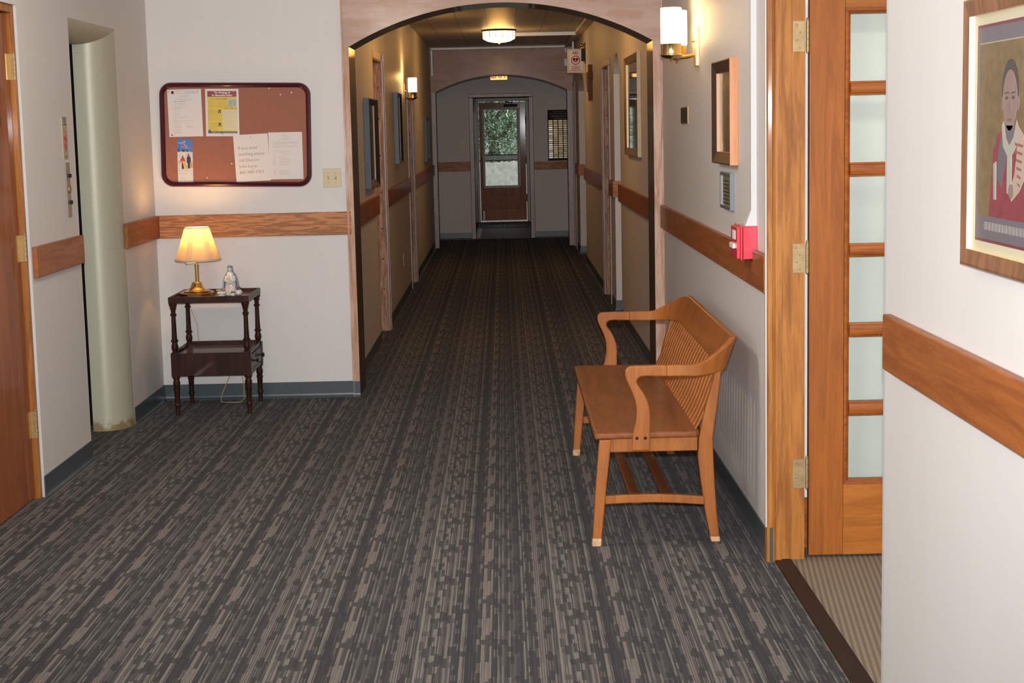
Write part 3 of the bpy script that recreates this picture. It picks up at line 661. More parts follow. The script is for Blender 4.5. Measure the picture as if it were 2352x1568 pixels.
cork = MB().prism(rrect(x0 + 0.026, x1 - 0.026, z0 + 0.026, z1 - 0.026, 0.05), 'y', Y0 - 0.010, Y0 - 0.002).build('pin_surface', plain('rust_cork', (0.30, 0.115, 0.075), 0.85, var=0.16, vscale=350, bump=0.2), bb)
def turn_about(o, c, deg):      # hang slightly askew
    a = math.radians(deg); o.location = Vector(c) + Matrix.Rotation(a, 3, 'Y') @ (o.location - Vector(c)); o.rotation_euler.y = a
turn_about(bb, (-1.645, Y0, 1.648), 1.25)
YS = Y0 - 0.0102    # pinning surface

def sheet(name, x, z, wd, ht, rot, label, mat='paper', off=0.0, cat='notice'):
    # lower-left corner x,z ; rot degrees ccw
    t = thing(name, (x, YS - off, z), label, cat)
    a = math.radians(rot); R = Vector((math.cos(a), 0, math.sin(a))); U = Vector((-math.sin(a), 0, math.cos(a)))
    O = Vector((x, YS - off, z)); N_ = Vector((0, -1, 0))
    def P(u, v, d=0.0): return tuple(O + R * u + U * v + N_ * d)
    def slab(b, u0, v0, u1, v1, d0, d1, m=0):
        vs = [P(u, v, d) for u in (u0, u1) for v in (v0, v1) for d in (d0, d1)]
        b.add(vs, [(0, 1, 3, 2), (4, 6, 7, 5), (0, 4, 5, 1), (2, 3, 7, 6), (0, 2, 6, 4), (1, 5, 7, 3)], m)
    b = MB(); slab(b, 0, 0, wd, ht, 0, 0.0008); b.build('sheet', M_[mat], t)
    def lines(items, mat_, nm='printed_text', d=0.0009, h=0.0016):
        # items: (u0, v, width); broken into word-like dashes
        b = MB(); rnd = random.Random(len(items) * 7 + int(wd * 1000))
        for u0, v, wl in items:
            u = u0
            while u < u0 + wl - 0.001:
                l = min(rnd.uniform(0.003, 0.009), u0 + wl - u); slab(b, u, v, u + l, v + h, d, d + 0.0002); u += l + 0.0012
        return b.build(nm, mat_, t)
    def mt(u, v, d=0.0011): return plane_mtx(P(u, v, d), R, U)
    return t, slab, lines, mt, P

inkm, inkf = M_['ink'], M_['inkf']
# 1 emergency sheet
t, slab, lines, mt, P = sheet('notice_sheet', -2.053, 1.643, 0.208, 0.288, 0.2, 'white sheet of small emergency phone lists, pinned top left on the board')
L = []
for k, wl in enumerate((0.07, 0.064, 0.045, 0.092, 0.108, 0.056)): L.append((0.102 - wl / 2, 0.250 - k * 0.0063, wl))
for v, wl in ((0.201, 0.08), (0.195, 0.077), (0.181, 0.056), (0.175, 0.054), (0.169, 0.044), (0.163, 0.030), (0.150, 0.048), (0.138, 0.042), (0.132, 0.030), (0.120, 0.090), (0.113, 0.062), (0.101, 0.022), (0.096, 0.122), (0.090, 0.042), (0.084, 0.043), (0.072, 0.024), (0.066, 0.046), (0.060, 0.043), (0.054, 0.048), (0.041, 0.040), (0.034, 0.036), (0.028, 0.045), (0.022, 0.046)): L.append((0.034, v, wl))
for v, wl in ((0.072, 0.010), (0.066, 0.032), (0.060, 0.042), (0.054, 0.044)): L.append((0.108, v, wl))
lines(L, inkf)
b = MB(); slab(b, 0.026, 0.262, 0.184, 0.263, .0009, .0011); slab(b, 0.026, 0.277, 0.184, 0.278, .0009, .0011); slab(b, 0.183, 0.262, 0.184, 0.278, .0009, .0011); slab(b, 0.070, 0.262, 0.071, 0.278, .0009, .0011); b.build('header_rule', inkm, t)
b = MB(); slab(b, 0.025, 0.262, 0.040, 0.278, .0009, .0011); b.build('header_block', M_['black'], t)
text_mesh(t, 'header_text', 'For your information', inkm, 0.0078, mt(0.112, 0.267))
text_mesh(t, 'heading', 'Emergency Police/Health', inkm, 0.0078, mt(0.034, 0.212, 0.0013))
# 2 poster
t, slab, lines, mt, P = sheet('poster_sheet', -1.827, 1.643, 0.205, 0.288, -1.2, 'red and yellow book poster headed The Writings of St. Maximilian Kolbe, on the board', cat='poster')
YEL = plain('poster_yellow', (0.62, 0.44, 0.035), 0.4, var=0.12, vscale=10); YPL = plain('poster_pale_yellow', (0.60, 0.52, 0.28), 0.4)
CRM = plain('poster_crimson', (0.24, 0.012, 0.018), 0.35); NAV = plain('poster_navy', (0.035, 0.045, 0.085), 0.35); WHT = plain('poster_white', (0.72, 0.70, 0.68), 0.5)
GRY = plain('poster_grey_photo', (0.30, 0.34, 0.36), 0.4, var=0.3, vscale=80); SKN = plain('photo_skin', (0.42, 0.27, 0.22), 0.5)
b = MB(); slab(b, 0.013, 0.018, 0.192, 0.275, .0008, .0010); b.build('yellow_field', YEL, t)
b = MB(); slab(b, 0.013, 0.240, 0.192, 0.275, .0010, .0012); b.build('title_band', CRM, t)
b = MB(); slab(b, 0.105, 0.038, 0.190, 0.164, .0010, .0012); b.build('order_form', YPL, t)
b = MB(); slab(b, 0.013, 0.018, 0.192, 0.030, .0010, .0012); slab(b, 0.015, 0.030, 0.030, 0.038, .0010, .0012); b.build('footer_band', NAV, t)
b = MB(); slab(b, 0.138, 0.185, 0.190, 0.224, .0011, .0013); b.build('photo', GRY, t)
for v in (0.138, 0.060):
    b = MB(); slab(b, 0.079, v, 0.094, v + 0.022, .0011, .0013); p_ = b.build('photo', M_['black'], t)
    b = MB(); slab(b, 0.084, v + 0.008, 0.090, v + 0.017, .0013, .0014); slab(b, 0.083, v + 0.001, 0.091, v + 0.005, .0013, .0014, 1); b.build('face', [SKN, WHT], p_)
text_mesh(t, 'title_text', 'The Writings of', WHT, 0.0150, mt(0.103, 0.2605, 0.0013), 'CENTER', bold=0.0004)
text_mesh(t, 'title_text', 'St. Maximilian Kolbe', WHT, 0.0150, mt(0.103, 0.2445, 0.0013), 'CENTER', bold=0.0004)
text_mesh(t, 'subtitle_text', 'Now Available in English!', plain('brown_ink', (0.10, 0.05, 0.02), .6), 0.0095, mt(0.036, 0.224, 0.0012), bold=0.0002)
text_mesh(t, 'order_heading', 'Order Your Copies Today!', CRM, 0.0075, mt(0.112, 0.166, 0.0012), bold=0.0002)
L = [(0.040, 0.235, 0.11)] + [(0.018, 0.214 - k * 0.006, 0.112 if k else 0.09) for k in range(6)] + [(0.018, 0.178, 0.16)]
L += [(0.018, 0.158 - k * 0.0056, 0.055 if k < 5 else 0.072) for k in range(12)] + [(0.018, 0.080 - k * 0.0056, 0.052) for k in range(8)]
lines(L, plain('olive_ink', (0.34, 0.25, 0.06), .7))
lines([(0.110, 0.155 - k * 0.0088, 0.07 if k % 3 else 0.045) for k in range(13)], inkf, d=0.00125)
text_mesh(t, 'footer_text', 'Marytown Press', WHT, 0.008, mt(0.036, 0.0215, 0.0013)); lines([(0.098, 0.0225, 0.088)], WHT, d=0.0012)
# 3 brochure with snow scene
t, slab, lines, mt, P = sheet('brochure', -2.013, 1.362, 0.094, 0.264, -1.3, 'tall narrow brochure of two people with sleds in snow under blue sky, on the board', cat='brochure')
b = MB(); slab(b, 0, 0.188, 0.094, 0.268, .0008, .0010); b.build('sky', plain('printed_sky_blue', (0.055, 0.15, 0.42), .35), t)
b = MB(); slab(b, 0, 0, 0.094, 0.188, .0008, .0010); b.add([P(0, .188, .0011), P(.094, .184, .0011), P(.094, .188, .0011), P(.05, .193, .0011), P(.02, .192, .0011)], [(0, 1, 2, 3, 4)]); b.build('snow', plain('printed_snow', (0.56, 0.53, 0.50), .5, var=0.12, vscale=60), t)
PK = plain('printed_black', (0.02, 0.022, 0.02), .5); PR = plain('printed_red', (0.45, 0.03, 0.02), .5); PY = plain('printed_yellow', (0.65, 0.50, 0.03), .5); PO = plain('printed_orange', (0.60, 0.22, 0.03), .5)
b = MB()
for u, hh in ((0.008, 0.026), (0.035, 0.014), (0.041, 0.018), (0.060, 0.013)):
    b.add([P(u - .005, .190, .0012), P(u + .005, .190, .0012), P(u + .002, .190 + hh, .0012), P(u - .002, .190 + hh * .9, .0012)], [(0, 1, 2, 3)])
b.build('printed_tree', PK, t)
def poly(pts, mat_, nm, d=.0012):
    b = MB(); n = len(pts); b.add([P(u, v, d) for u, v in pts] + [P(u, v, d - .0003) for u, v in pts], [list(range(n))] + [(i, (i + 1) % n, (i + 1) % n + n, i + n) for i in range(n)]); return b.build(nm, mat_, t)
poly([(.008, .125), (.022, .148), (.028, .158), (.038, .158), (.048, .140), (.046, .128), (.040, .134), (.040, .118), (.026, .118), (.024, .138), (.010, .122)], PR, 'printed_coat')
poly([(.026, .118), (.040, .118), (.038, .085), (.024, .085)], PK, 'printed_trousers')
poly([(.033, .158), (.036, .163), (.032, .167), (.027, .163), (.029, .157)], PK, 'printed_head', .0013)
poly([(.030, .135), (.035, .135), (.045, .110), (.053, .085), (.046, .084), (.036, .105)], PY, 'printed_sled', .0014)
poly([(.035, .135), (.040, .133), (.052, .108), (.056, .088), (.053, .085), (.045, .110)], PO, 'printed_sled', .0014)
poly([(.056, .118), (.056, .150), (.062, .165), (.074, .165), (.082, .150), (.083, .118), (.078, .128), (.076, .088), (.062, .088), (.061, .125)], PK, 'printed_coat')
poly([(.063, .166), (.073, .166), (.074, .175), (.068, .180), (.062, .175)], PR, 'printed_hat', .0013)
poly([(.080, .092), (.092, .090), (.092, .118), (.086, .126), (.080, .115)], PO, 'printed_sled', .0013)
lines([(.006, .243, .034), (.042, .235, .010), (.026, .219, .006), (.050, .219, .012)], WHT, d=.0012, h=.0030)
lines([(.022, .235, .018), (.040, .227, .024), (.034, .219, .014), (.038, .211, .044)], PO, d=.0012, h=.0034)
# 5 typed sheet first, then 4 the large note overlaps it
t, slab, lines, mt, P = sheet('notice_sheet', -1.446, 1.370, 0.208, 0.288, -0.2, 'white typed meeting sheet pinned at the lower right corner of the board')
L = [(0.104 - wl / 2, v, wl) for v, wl in ((0.268, 0.056), (0.262, 0.045), (0.254, 0.05), (0.248, 0.062), (0.240, 0.095))]
L += [(0.022, 0.228 - k * 0.005, 0.158 if k < 3 else 0.08) for k in range(4)] + [(0.022, 0.204 - k * 0.005, 0.155 if k < 2 else 0.05) for k in range(3)]
L += [(0.022, 0.178, 0.042), (0.022, 0.169, 0.034), (0.062, 0.169, 0.066), (0.062, 0.165, 0.05), (0.022, 0.154, 0.012), (0.062, 0.154, 0.075), (0.022, 0.140, 0.066)]
L += [(0.022, 0.131 - k * 0.0062, 0.020) for k in range(8)] + [(0.062, 0.131 - k * 0.0062, 0.05 + 0.04 * random.random()) for k in range(8)]
L += [(0.022, 0.062, 0.04)] + [(0.022, 0.053 - k * 0.0062, 0.022) for k in range(5)] + [(0.062, 0.053 - k * 0.0062, 0.05 + 0.04 * random.random()) for k in range(5)]
lines(L, inkf)
t, slab, lines, mt, P = sheet('note_sheet', -1.652, 1.358, 0.212, 0.288, 1.9, 'white note reading If you need anything please call Deacon John Lucas, on the board', off=0.0013, cat='note')
for k, s_ in enumerate(('If you need', 'anything please', 'call Deacon', 'John Lucas', '847-989-7323')):
    text_mesh(t, 'large_text', s_, inkm, 0.0265, mt(0.024, 0.198 - k * 0.0375), bold=-0.0002)
# push pins
def pin(x, z, col, label, grp=None, off=0.0):
    b = MB(); b.tube([(x, YS - off + 0.002, z), (x, YS - off - 0.003, z)], 0.0012, 8); b.tube([(x, YS - off - .002, z), (x, YS - off - 0.004, z), (x, YS - off - 0.010, z), (x, YS - off - 0.0115, z)], [0.0042, 0.0028, 0.0024, 0.0037], 12); b.ball((x, YS - off - 0.012, z), (0.004, 0.002, 0.004), 10)
    tag(b.build('push_pin', col, None, smooth=True, origin=(x, YS - off, z)), label, 'push pin', 'push pins on the bulletin board')
PW = plain('pearl_pin', (0.78, 0.75, 0.66), 0.25); PT = plain('tan_pin', (0.62, 0.44, 0.28), 0.3); PB = plain('blue_pin', (0.02, 0.025, 0.12), 0.3); PYL = plain('yellow_pin', (0.65, 0.55, 0.22), 0.3)
pin(-1.427, 1.926, PW, 'cream push pin near the frame at the top of the bare cork'); pin(-1.359, 1.886, PW, 'cream push pin in bare cork, lower one of the upper right pair'); pin(-1.292, 1.897, PW, 'white push pin in bare cork, nearest the upper right corner of the board')
pin(-1.676, 1.472, PW, 'white push pin in bare cork just left of the large note'); pin(-1.832, 1.390, PYL, 'yellowish push pin in bare cork low beside the snow brochure')
pin(-1.962, 1.613, PW, 'white push pin at the top of the snow brochure', off=.001); pin(-2.044, 1.919, PT, 'tan push pin at the top left corner of the emergency sheet', off=.001); pin(-1.866, 1.921, PT, 'tan push pin at the top right corner of the emergency sheet', off=.001)
pin(-2.035, 1.655, PB, 'dark blue push pin at the bottom left corner of the emergency sheet', off=.001); pin(-1.648, 1.914, PYL, 'yellowish push pin on the red band of the poster', off=.0013); pin(-1.724, 1.655, PT, 'tan push pin at the bottom edge of the poster', off=.001)
pin(-1.553, 1.633, PT, 'tan push pin at the top of the large note', off=.002); pin(-1.545, 1.438, PT, 'tan push pin over the telephone number on the large note', off=.0025); pin(-1.345, 1.650, PW, 'white push pin at the top of the typed sheet', off=.001)

# ================================================================== SWITCH PLATES
def switch_plate(x, z, wd, ht, n, y, label, toggles=True):
    t = thing('light_switch', (x, y, z), label, 'light switch')
    MB().box(x - wd / 2, x + wd / 2, y - 0.006, y, z - ht / 2, z + ht / 2).build('cover_plate', M_['almond'], t, bevel=0.002)
    for k in range(n):
        cx = x + (k - (n - 1) / 2) * 0.046
        b = MB(); b.box(cx - 0.0055, cx + 0.0055, y - 0.0075, y - 0.005, z - 0.012, z + 0.012); s_ = b.build('slot', plain('switch_recess', (0.32, 0.25, 0.14), 0.5), t)
        MB().prism([(y - 0.005, z + 0.002), (y - 0.017, z + 0.010 * (1 if k else -1)), (y - 0.017, z + 0.003 * (1 if k else -1)), (y - 0.005, z - 0.006)], 'x', cx - 0.0035, cx + 0.0035).build('toggle', M_['almond'], s_)
        [MB().ball((cx, y - 0.006, z + q_), (0.003, 0.0012, 0.003), 8).build('screw', M_['brass_old'], t) for q_ in (0.030, -0.030)]
switch_plate(-1.063, 1.371, 0.113, 0.116, 2, YB, 'double almond light switch on the back-left wall beside the wooden arch')
switch_plate(-0.616, 1.346, 0.072, 0.118, 1, 24.4, 'single almond switch plate on the far end wall left of the entry door')
t = thing('wall_outlet', (XC, 16.0, 0.42), 'small brown outlet plate low on the left corridor wall', 'outlet')
MB().box(XC, XC + 0.005, 15.55, 15.62, 0.36, 0.475).build('cover_plate', M_['almond'], t, bevel=0.001)
MB().box(XC + 0.005, XC + 0.007, 15.57, 15.60, 0.38, 0.455).build('socket', M_['black'], t)

# ================================================================== LIFT CALL PANEL AND FIRE SIGN
t = thing('elevator_call_panel', (XL, 8.09, 1.40), 'narrow metal call panel with two black buttons beside the lift opening', 'call panel')
MB().box(XL, XL + 0.004, 8.052, 8.122, 1.262, 1.532).build('plate', plain('brown_steel', (0.26, 0.21, 0.17), 0.35, 0.5), t, bevel=0.001)
for z in (1.466, 1.335): MB().cyl((XL + 0.004, 8.098, z), (XL + 0.016, 8.098, z), 0.010, 0.009, 14).build('button', M_['black'], t, smooth=True)
MB().cyl((XL + 0.004, 8.096, 1.40), (XL + 0.009, 8.096, 1.40), 0.021, 0.020, 18).build('key_disc', M_['brass_old'], t, smooth=True)
MB().ball((XL + 0.004, 8.088, 1.515), 0.003, 8).build('screw', M_['brass_old'], t)
t = thing('fire_notice', (XL, 8.08, 1.65), 'tan sign with a red flame above the lift call panel', 'sign')
MB().box(XL, XL + 0.003, 8.028, 8.118, 1.548, 1.757).build('panel', plain('tan_sign', (0.42, 0.34, 0.24), 0.5), t)
fl = [(8.073, 1.708), (8.079, 1.685), (8.090, 1.668), (8.100, 1.650), (8.104, 1.630), (8.098, 1.612), (8.086, 1.598), (8.074, 1.578), (8.064, 1.598), (8.052, 1.612), (8.046, 1.630), (8.050, 1.652), (8.062, 1.672), (8.070, 1.690)]
MB().prism([(y, z) for y, z in fl], 'x', XL + .003, XL + .0036).build('flame', plain('flame_red', (0.50, 0.035, 0.05), .5), t)
b = MB()
for y, z in ((8.070, 1.668), (8.060, 1.632), (8.088, 1.625)):
    pts = [(y + 0.008 * math.cos(2 * PI * k / 12), z + 0.011 * math.sin(2 * PI * k / 12)) for k in range(12)]; b.prism(pts, 'x', XL + .0036, XL + .0039)
b.build('flame_spot', plain('pink', (0.60, 0.32, 0.30), .5), t)
for k, (s_, z) in enumerate((('IN CASE', 1.742), ('OF FIRE', 1.728), ('USE STAIRS', 1.714))): text_mesh(t, 'sign_text', s_, M_['black'], 0.013, plane_mtx((XL + .0032, 8.073, z), (0, 1, 0), (0, 0, 1)), 'CENTER')
text_mesh(t, 'sign_text', 'EXIT', M_['black'], 0.015, plane_mtx((XL + .0032, 8.073, 1.555), (0, 1, 0), (0, 0, 1)), 'CENTER')
# lettering on the left door
text_mesh(dl, 'door_lettering', 'ON', M_['slot'], 0.11, plane_mtx((XL - .0355, 7.18, 1.715), (0, 1, 0), (0, 0, 1)), 'RIGHT', bold=0.004)

# ================================================================== SIDE TABLE
TX0, TX1, TY0, TY1 = -1.995, -1.522, 9.50, 9.985
st = thing('side_table', (-1.76, 9.74, 0), 'dark mahogany two-tier side table with turned legs against the back-left wall', 'side table')
b = MB(); b.box(TX0 + .01, TX1 - .01, TY0 + .01, TY1 - .01, 0.676, 0.690); b.build('tray_top', M_['mahog_top'], st)
b = MB(); b.box(TX0, TX1, TY0, TY0 + .013, 0.670, 0.708); b.box(TX0, TX1, TY1 - .013, TY1, 0.670, 0.708); b.box(TX0, TX0 + .013, TY0 + .013, TY1 - .013, 0.670, 0.708); b.box(TX1 - .013, TX1, TY0 + .013, TY1 - .013, 0.670, 0.708)
b.build('tray_rim', M_['mahog'], st, bevel=0.003)
b = MB(); b.box(TX0 + .03, TX1 - .03, TY0 + .03, TY1 - .02, 0.352, 0.362); b.build('shelf', M_['mahog_top'], st)
b = MB(); b.box(TX0 + .03, TX1 - .03, TY0 + .006, TY0 + .020, 0.236, 0.372); b.box(TX0 + .03, TX1 - .03, TY1 - .020, TY1 - .006, 0.236, 0.385)
b.box(TX0 + .006, TX0 + .020, TY0 + .03, TY1 - .03, 0.236, 0.380); b.box(TX1 - .026, TX1 - .018, TY0 + .03, TY1 - .03, 0.236, 0.380); b.box(TX0 + .02, TX1 - .02, TY0 + .02, TY1 - .02, 0.236, 0.25)
b.box(TX1 - .018, TX1 - .006, TY0 + .04, TY1 - .04, 0.355, 0.380); b.box(TX1 - .018, TX1 - .006, TY0 + .04, TY1 - .04, 0.236, 0.258)
b.build('drawer_case', M_['mahog'], st, bevel=0.002)
d_ = MB(); d_.box(TX1 - .018, TX1 - .003, TY0 + .055, TY1 - .055, 0.262, 0.350); d_ = d_.build('drawer', M_['mahog'], st, bevel=0.003)
for y in (9.63, 9.865):
    MB().tube([(TX1 - .003, y, 0.306), (TX1 + .010, y, 0.306), (TX1 + .014, y, .306), (TX1 + .022, y, .306), (TX1 + .026, y, .306)], [0.006, 0.005, 0.012, 0.013, 0.008], 14).build('knob', M_['black'], d_, smooth=True)
up = [(0.024, 0.670), (0.023, 0.655), (0.016, 0.648), (0.020, 0.640), (0.015, 0.634), (0.013, 0.612), (0.019, 0.606), (0.019, 0.600), (0.013, 0.594), (0.0145, 0.50), (0.0165, 0.455), (0.022, 0.450), (0.022, 0.444), (0.014, 0.438), (0.0185, 0.425), (0.0215, 0.410), (0.019, 0.394), (0.014, 0.384), (0.020, 0.378), (0.020, 0.374)]
lo = [(0.022, 0.236), (0.023, 0.226), (0.015, 0.220), (0.0185, 0.208), (0.0215, 0.194), (0.019, 0.176), (0.0155, 0.168), (0.021, 0.162), (0.021, 0.156), (0.0175, 0.150), (0.0145, 0.075), (0.020, 0.068), (0.020, 0.060), (0.0145, 0.054), (0.0135, 0.045), (0.0125, 0.0)]
for x in (TX0 + .023, TX1 - .023):
    for y in (TY0 + .023, TY1 - .023):
        b = MB(); b.lathe((x, y, 0), up[::-1], 18); b.box(x - .023, x + .023, y - .023, y + .023, 0.236, 0.375); b.lathe((x, y, 0), lo[::-1], 18)
        b.build('leg', M_['mahog'], st, smooth=True)
# ================================================================== TABLE LAMP
lx, ly = -1.866, 9.74
tl = thing('table_lamp', (lx, ly, 0.690), 'lit brass table lamp with a cream cone shade on the side table', 'lamp')
b = MB(); b.lathe((lx, ly, 0.6905), [(0.108, 0), (0.108, 0.018), (0.104, 0.024), (0.070, 0.030)], 8, phase=PI / 8); b.build('base', M_['brass'], tl)
b = MB(); b.lathe((lx, ly, 0.72), [(0.085, 0), (0.060, 0.008), (0.042, 0.020), (0.034, 0.038), (0.030, 0.050), (0.026, 0.054), (0.016, 0.056)], 24); b.build('base_dome', M_['brass'], tl, smooth=True)
b = MB(); b.cyl((lx + .004, ly, 0.774), (lx + .004, ly, 0.872), 0.0125, n=20); b.cyl((lx + .004, ly, 0.872), (lx + .004, ly, 0.878), 0.0145, n=20); b.cyl((lx + .004, ly, 0.878), (lx + .004, ly, 0.894), 0.0065, n=12); b.build('stem', M_['brass'], tl, smooth=True)
b = MB(); b.cyl((lx + .004, ly, 0.889), (lx - .058, ly - .01, 0.889), 0.004, n=10); b.cyl((lx - .058, ly - .01, 0.880), (lx - .058, ly - .01, 0.915), 0.005, n=10); b.cyl((lx - .058, ly - .01, 0.905), (lx + .014, ly, 0.905), 0.004, n=10); b.cyl((lx + .014, ly, 0.900), (lx + .014, ly, 0.950), 0.006, n=12)
b.build('swing_arm', M_['brass'], tl, smooth=True)
cx, cy = lx + .014, ly
b = MB(); b.cyl((cx, cy, 0.950), (cx, cy, 0.992), 0.014, n=14); b.build('socket', M_['brass'], tl, smooth=True)
b = MB(); b.lathe((cx, cy, 0.990), [(0.012, 0), (0.013, 0.010), (0.022, 0.026), (0.023, 0.036), (0.016, 0.048), (0.006, 0.054)], 16); b.build('bulb', emit('bulb_glow', (1.0, 0.66, 0.30), 12), tl, smooth=True)
def shade_mat():
    m, nt, bb = nmat('cream_pleated_shade'); N = nt.nodes.new; K = nt.links.new
    tc = N('ShaderNodeTexCoord'); sx = N('ShaderNodeSeparateXYZ'); K(tc.outputs['Object'], sx.inputs[0])
    d = N('ShaderNodeBsdfDiffuse'); t_ = N('ShaderNodeBsdfTranslucent'); mx = N('ShaderNodeMixShader'); mx.inputs[0].default_value = 0.55
    d.inputs[0].default_value = (0.62, 0.56, 0.46, 1); t_.inputs[0].default_value = (0.46, 0.31, 0.13, 1)
    K(d.outputs[0], mx.inputs[1]); K(t_.outputs[0], mx.inputs[2]); K(mx.outputs[0], nt.nodes['Material Output'].inputs[0]); nt.nodes.remove(bb)
    return m
SH = shade_mat()
def fr_shade(n=48):
    rings = []
    for r, z in ((0.134, 0.906), (0.132, 0.912), (0.072, 1.103)):
        rings.append([(cx + r * math.cos(2 * PI * i / n), cy + r * math.sin(2 * PI * i / n), z) for i in range(n)])
    return rings
R = fr_shade(); b = MB(); b.loft(R, cap=False)
sh = b.build('lamp_shade', SH, tl, smooth=True)
TRM = plain('cream_braid', (0.55, 0.47, 0.38), 0.8)
for r, z, tr in ((0.1345, 0.908, 0.0055), (0.0725, 1.102, 0.003)):
    pts = [(cx + r * math.cos(2 * PI * i / 40), cy + r * math.sin(2 * PI * i / 40), z) for i in range(41)]; MB().tube(pts, tr, 8).build('shade_trim', TRM, sh, smooth=True)
# gathered pleat band on the front
b = MB()
for a0 in (-1.95, -0.95, 0.2, 1.5, 2.7):
    for k in range(6):
        a = a0 + k * 0.055
        p0 = (cx + 0.1345 * math.cos(a), cy + 0.1345 * math.sin(a), 0.913); p1 = (cx + 0.0735 * math.cos(a), cy + 0.0735 * math.sin(a), 1.100); b.tube([p0, p1], 0.0012, 6)
b.build('pleats', plain('cream_pleat', (0.50, 0.42, 0.36), 0.8), sh, smooth=True)
# lamp cord and loose cord
b = MB(); b.tube([(-1.93, 9.86, 0.712), (-1.95, 9.90, 0.716), (-1.965, 9.955, 0.714), (-1.968, 9.997, 0.705), (-1.968, 10.0, 0.66), (-1.965, 10.0, 0.60), (-1.945, 10.0, 0.54), (-1.925, 10.0, 0.48), (-1.922, 10.0, 0.40), (-1.925, 10.0, 0.30)], 0.0028, 8)
b.tube([(-1.925, 10.0, 0.30), (-1.84, 10.01, 0.27), (-1.75, 10.01, 0.25), (-1.730, 10.01, 0.20), (-1.742, 10.01, 0.15), (-1.775, 9.99, 0.08), (-1.792, 9.97, 0.03), (-1.790, 9.95, 0.004), (-1.75, 9.93, 0.004), (-1.70, 9.92, 0.004), (-1.66, 9.94, 0.004), (-1.648, 9.97, 0.02), (-1.655, 10.01, 0.10), (-1.668, 10.02, 0.17), (-1.66, 10.02, 0.23)], 0.0028, 8)
b.build('cord', plain('gold_cord', (0.42, 0.28, 0.11), 0.35), tl, smooth=True)['label'] = 'thin gold lamp cord'

light('table_lamp_light', 'POINT', (cx, cy, 1.064), 6.0, (1.0, 0.55, 0.19), shadow_soft_size=0.02)

# ================================================================== FIGURINE AND POTS
def remesh(o, vs):
    m = o.modifiers.new('remesh', 'REMESH'); m.mode = 'VOXEL'; m.voxel_size = vs; m.use_smooth_shade = True
    s_ = o.modifiers.new('smooth', 'SMOOTH'); s_.factor = 0.6; s_.iterations = 2
POR = plain('glazed_porcelain', (0.60, 0.55, 0.50), 0.15, coat=0.6, var=0.08, vscale=60)
BLU = plain('blue_grey_glaze', (0.27, 0.29, 0.37), 0.2, coat=0.5, var=0.15, vscale=50)
fx, fy, fz = -1.665, 9.76, 0.6905
fg = thing('madonna_figurine', (fx, fy, fz), 'porcelain madonna and child figurine in a blue-grey cloak on the side table', 'figurine')
b = MB(); b.lathe((fx, fy, fz), [(0.045, 0), (0.047, 0.006), (0.043, 0.014), (0.036, 0.016)], 24, sy=0.8); b.build('plinth', POR, fg, smooth=True)
b = MB(); b.lathe((fx, fy - .006, fz + .012), [(0.040, 0), (0.037, 0.02), (0.032, 0.045), (0.028, 0.075), (0.026, 0.10), (0.018, 0.122), (0.009, 0.130)], 24, sy=0.75)
b.ball((fx, fy - .010, fz + .152), (0.0125, 0.0125, 0.0165), 12); b.cyl((fx, fy - .006, fz + .125), (fx, fy - .008, fz + .145), 0.008, n=10)
b.ball((fx, fy - .023, fz + .152), (0.003, 0.003, 0.004), 8)
b.ball((fx - 0.006, fy - .032, fz + .105), (0.010, 0.010, 0.011), 10); b.tube([(fx - 0.008, fy - .030, fz + .095), (fx + 0.002, fy - .033, fz + .08), (fx + 0.012, fy - .030, fz + .068)], [0.010, 0.011, 0.007], 10)
b.tube([(fx + .012, fy - .03, fz + .07), (fx + .02, fy - .036, fz + .06)], [0.006, 0.004], 8)
for s_ in (-1, 1): b.tube([(fx + s_ * .022, fy - .01, fz + .112), (fx + s_ * .028, fy - .024, fz + .088), (fx + s_ * .004, fy - .036, fz + .074)], [0.010, 0.009, 0.006], 10)
o = b.build('figure', POR, fg, smooth=True); remesh(o, 0.0016)
b = MB(); rg = []
for r, z in ((0.043, 0.014), (0.044, 0.05), (0.040, 0.085), (0.032, 0.118), (0.018, 0.138), (0.0155, 0.155), (0.0145, 0.170), (0.006, 0.178)):
    half = [(fx + r * 1.18 * math.cos(a), fy + 0.002 + r * 0.85 * math.sin(a) + (0.0), fz + z) for a in [(-0.35 + k * (PI + 0.70) / 16) for k in range(17)]]
    inn = [(fx + (r - .004) * 1.1 * math.cos(a), fy + 0.002 + (r - .004) * 0.8 * math.sin(a), fz + z) for a in [(PI + 0.35 - k * (PI + 0.70) / 16) for k in range(17)]]
    rg.append(half + inn)
b.loft(rg); b.ball((fx, fy - .004, fz + .172), (0.0175, 0.016, 0.007), 12); o = b.build('cloak', BLU, fg, smooth=True)
POT = plain('white_china', (0.66, 0.63, 0.58), 0.15, coat=0.5)
def flowers(b, c, r, n, rnd, hgt):
    for i in range(n):
        a = rnd.uniform(0, 2 * PI); q = r * math.sqrt(rnd.random()); z = c[2] + rnd.uniform(0.4, 1) * hgt
        p = (c[0] + q * math.cos(a), c[1] + q * math.sin(a), z)
        for k in range(5): b.ball((p[0] + 0.0035 * math.cos(k * 1.257), p[1] + 0.0035 * math.sin(k * 1.257), p[2]), 0.0028, 6, m=rnd.choice((0, 0, 1)))
        b.ball((p[0], p[1], p[2] + 0.001), 0.0022, 6, m=1)
        b.tube([(c[0], c[1], c[2] - .004), p], 0.0012, 5, m=2)
GRN = plain('leaf_green', (0.09, 0.12, 0.05), 0.5); YFL = plain('yellow_flower', (0.60, 0.45, 0.10), 0.5); GFL = plain('grey_flower', (0.34, 0.31, 0.33), 0.5); VFL = plain('purple_flower', (0.22, 0.10, 0.22), 0.5); RFL = plain('pink_flower', (0.50, 0.20, 0.22), 0.5); CFL = plain('cream_flower', (0.66, 0.56, 0.34), 0.4)
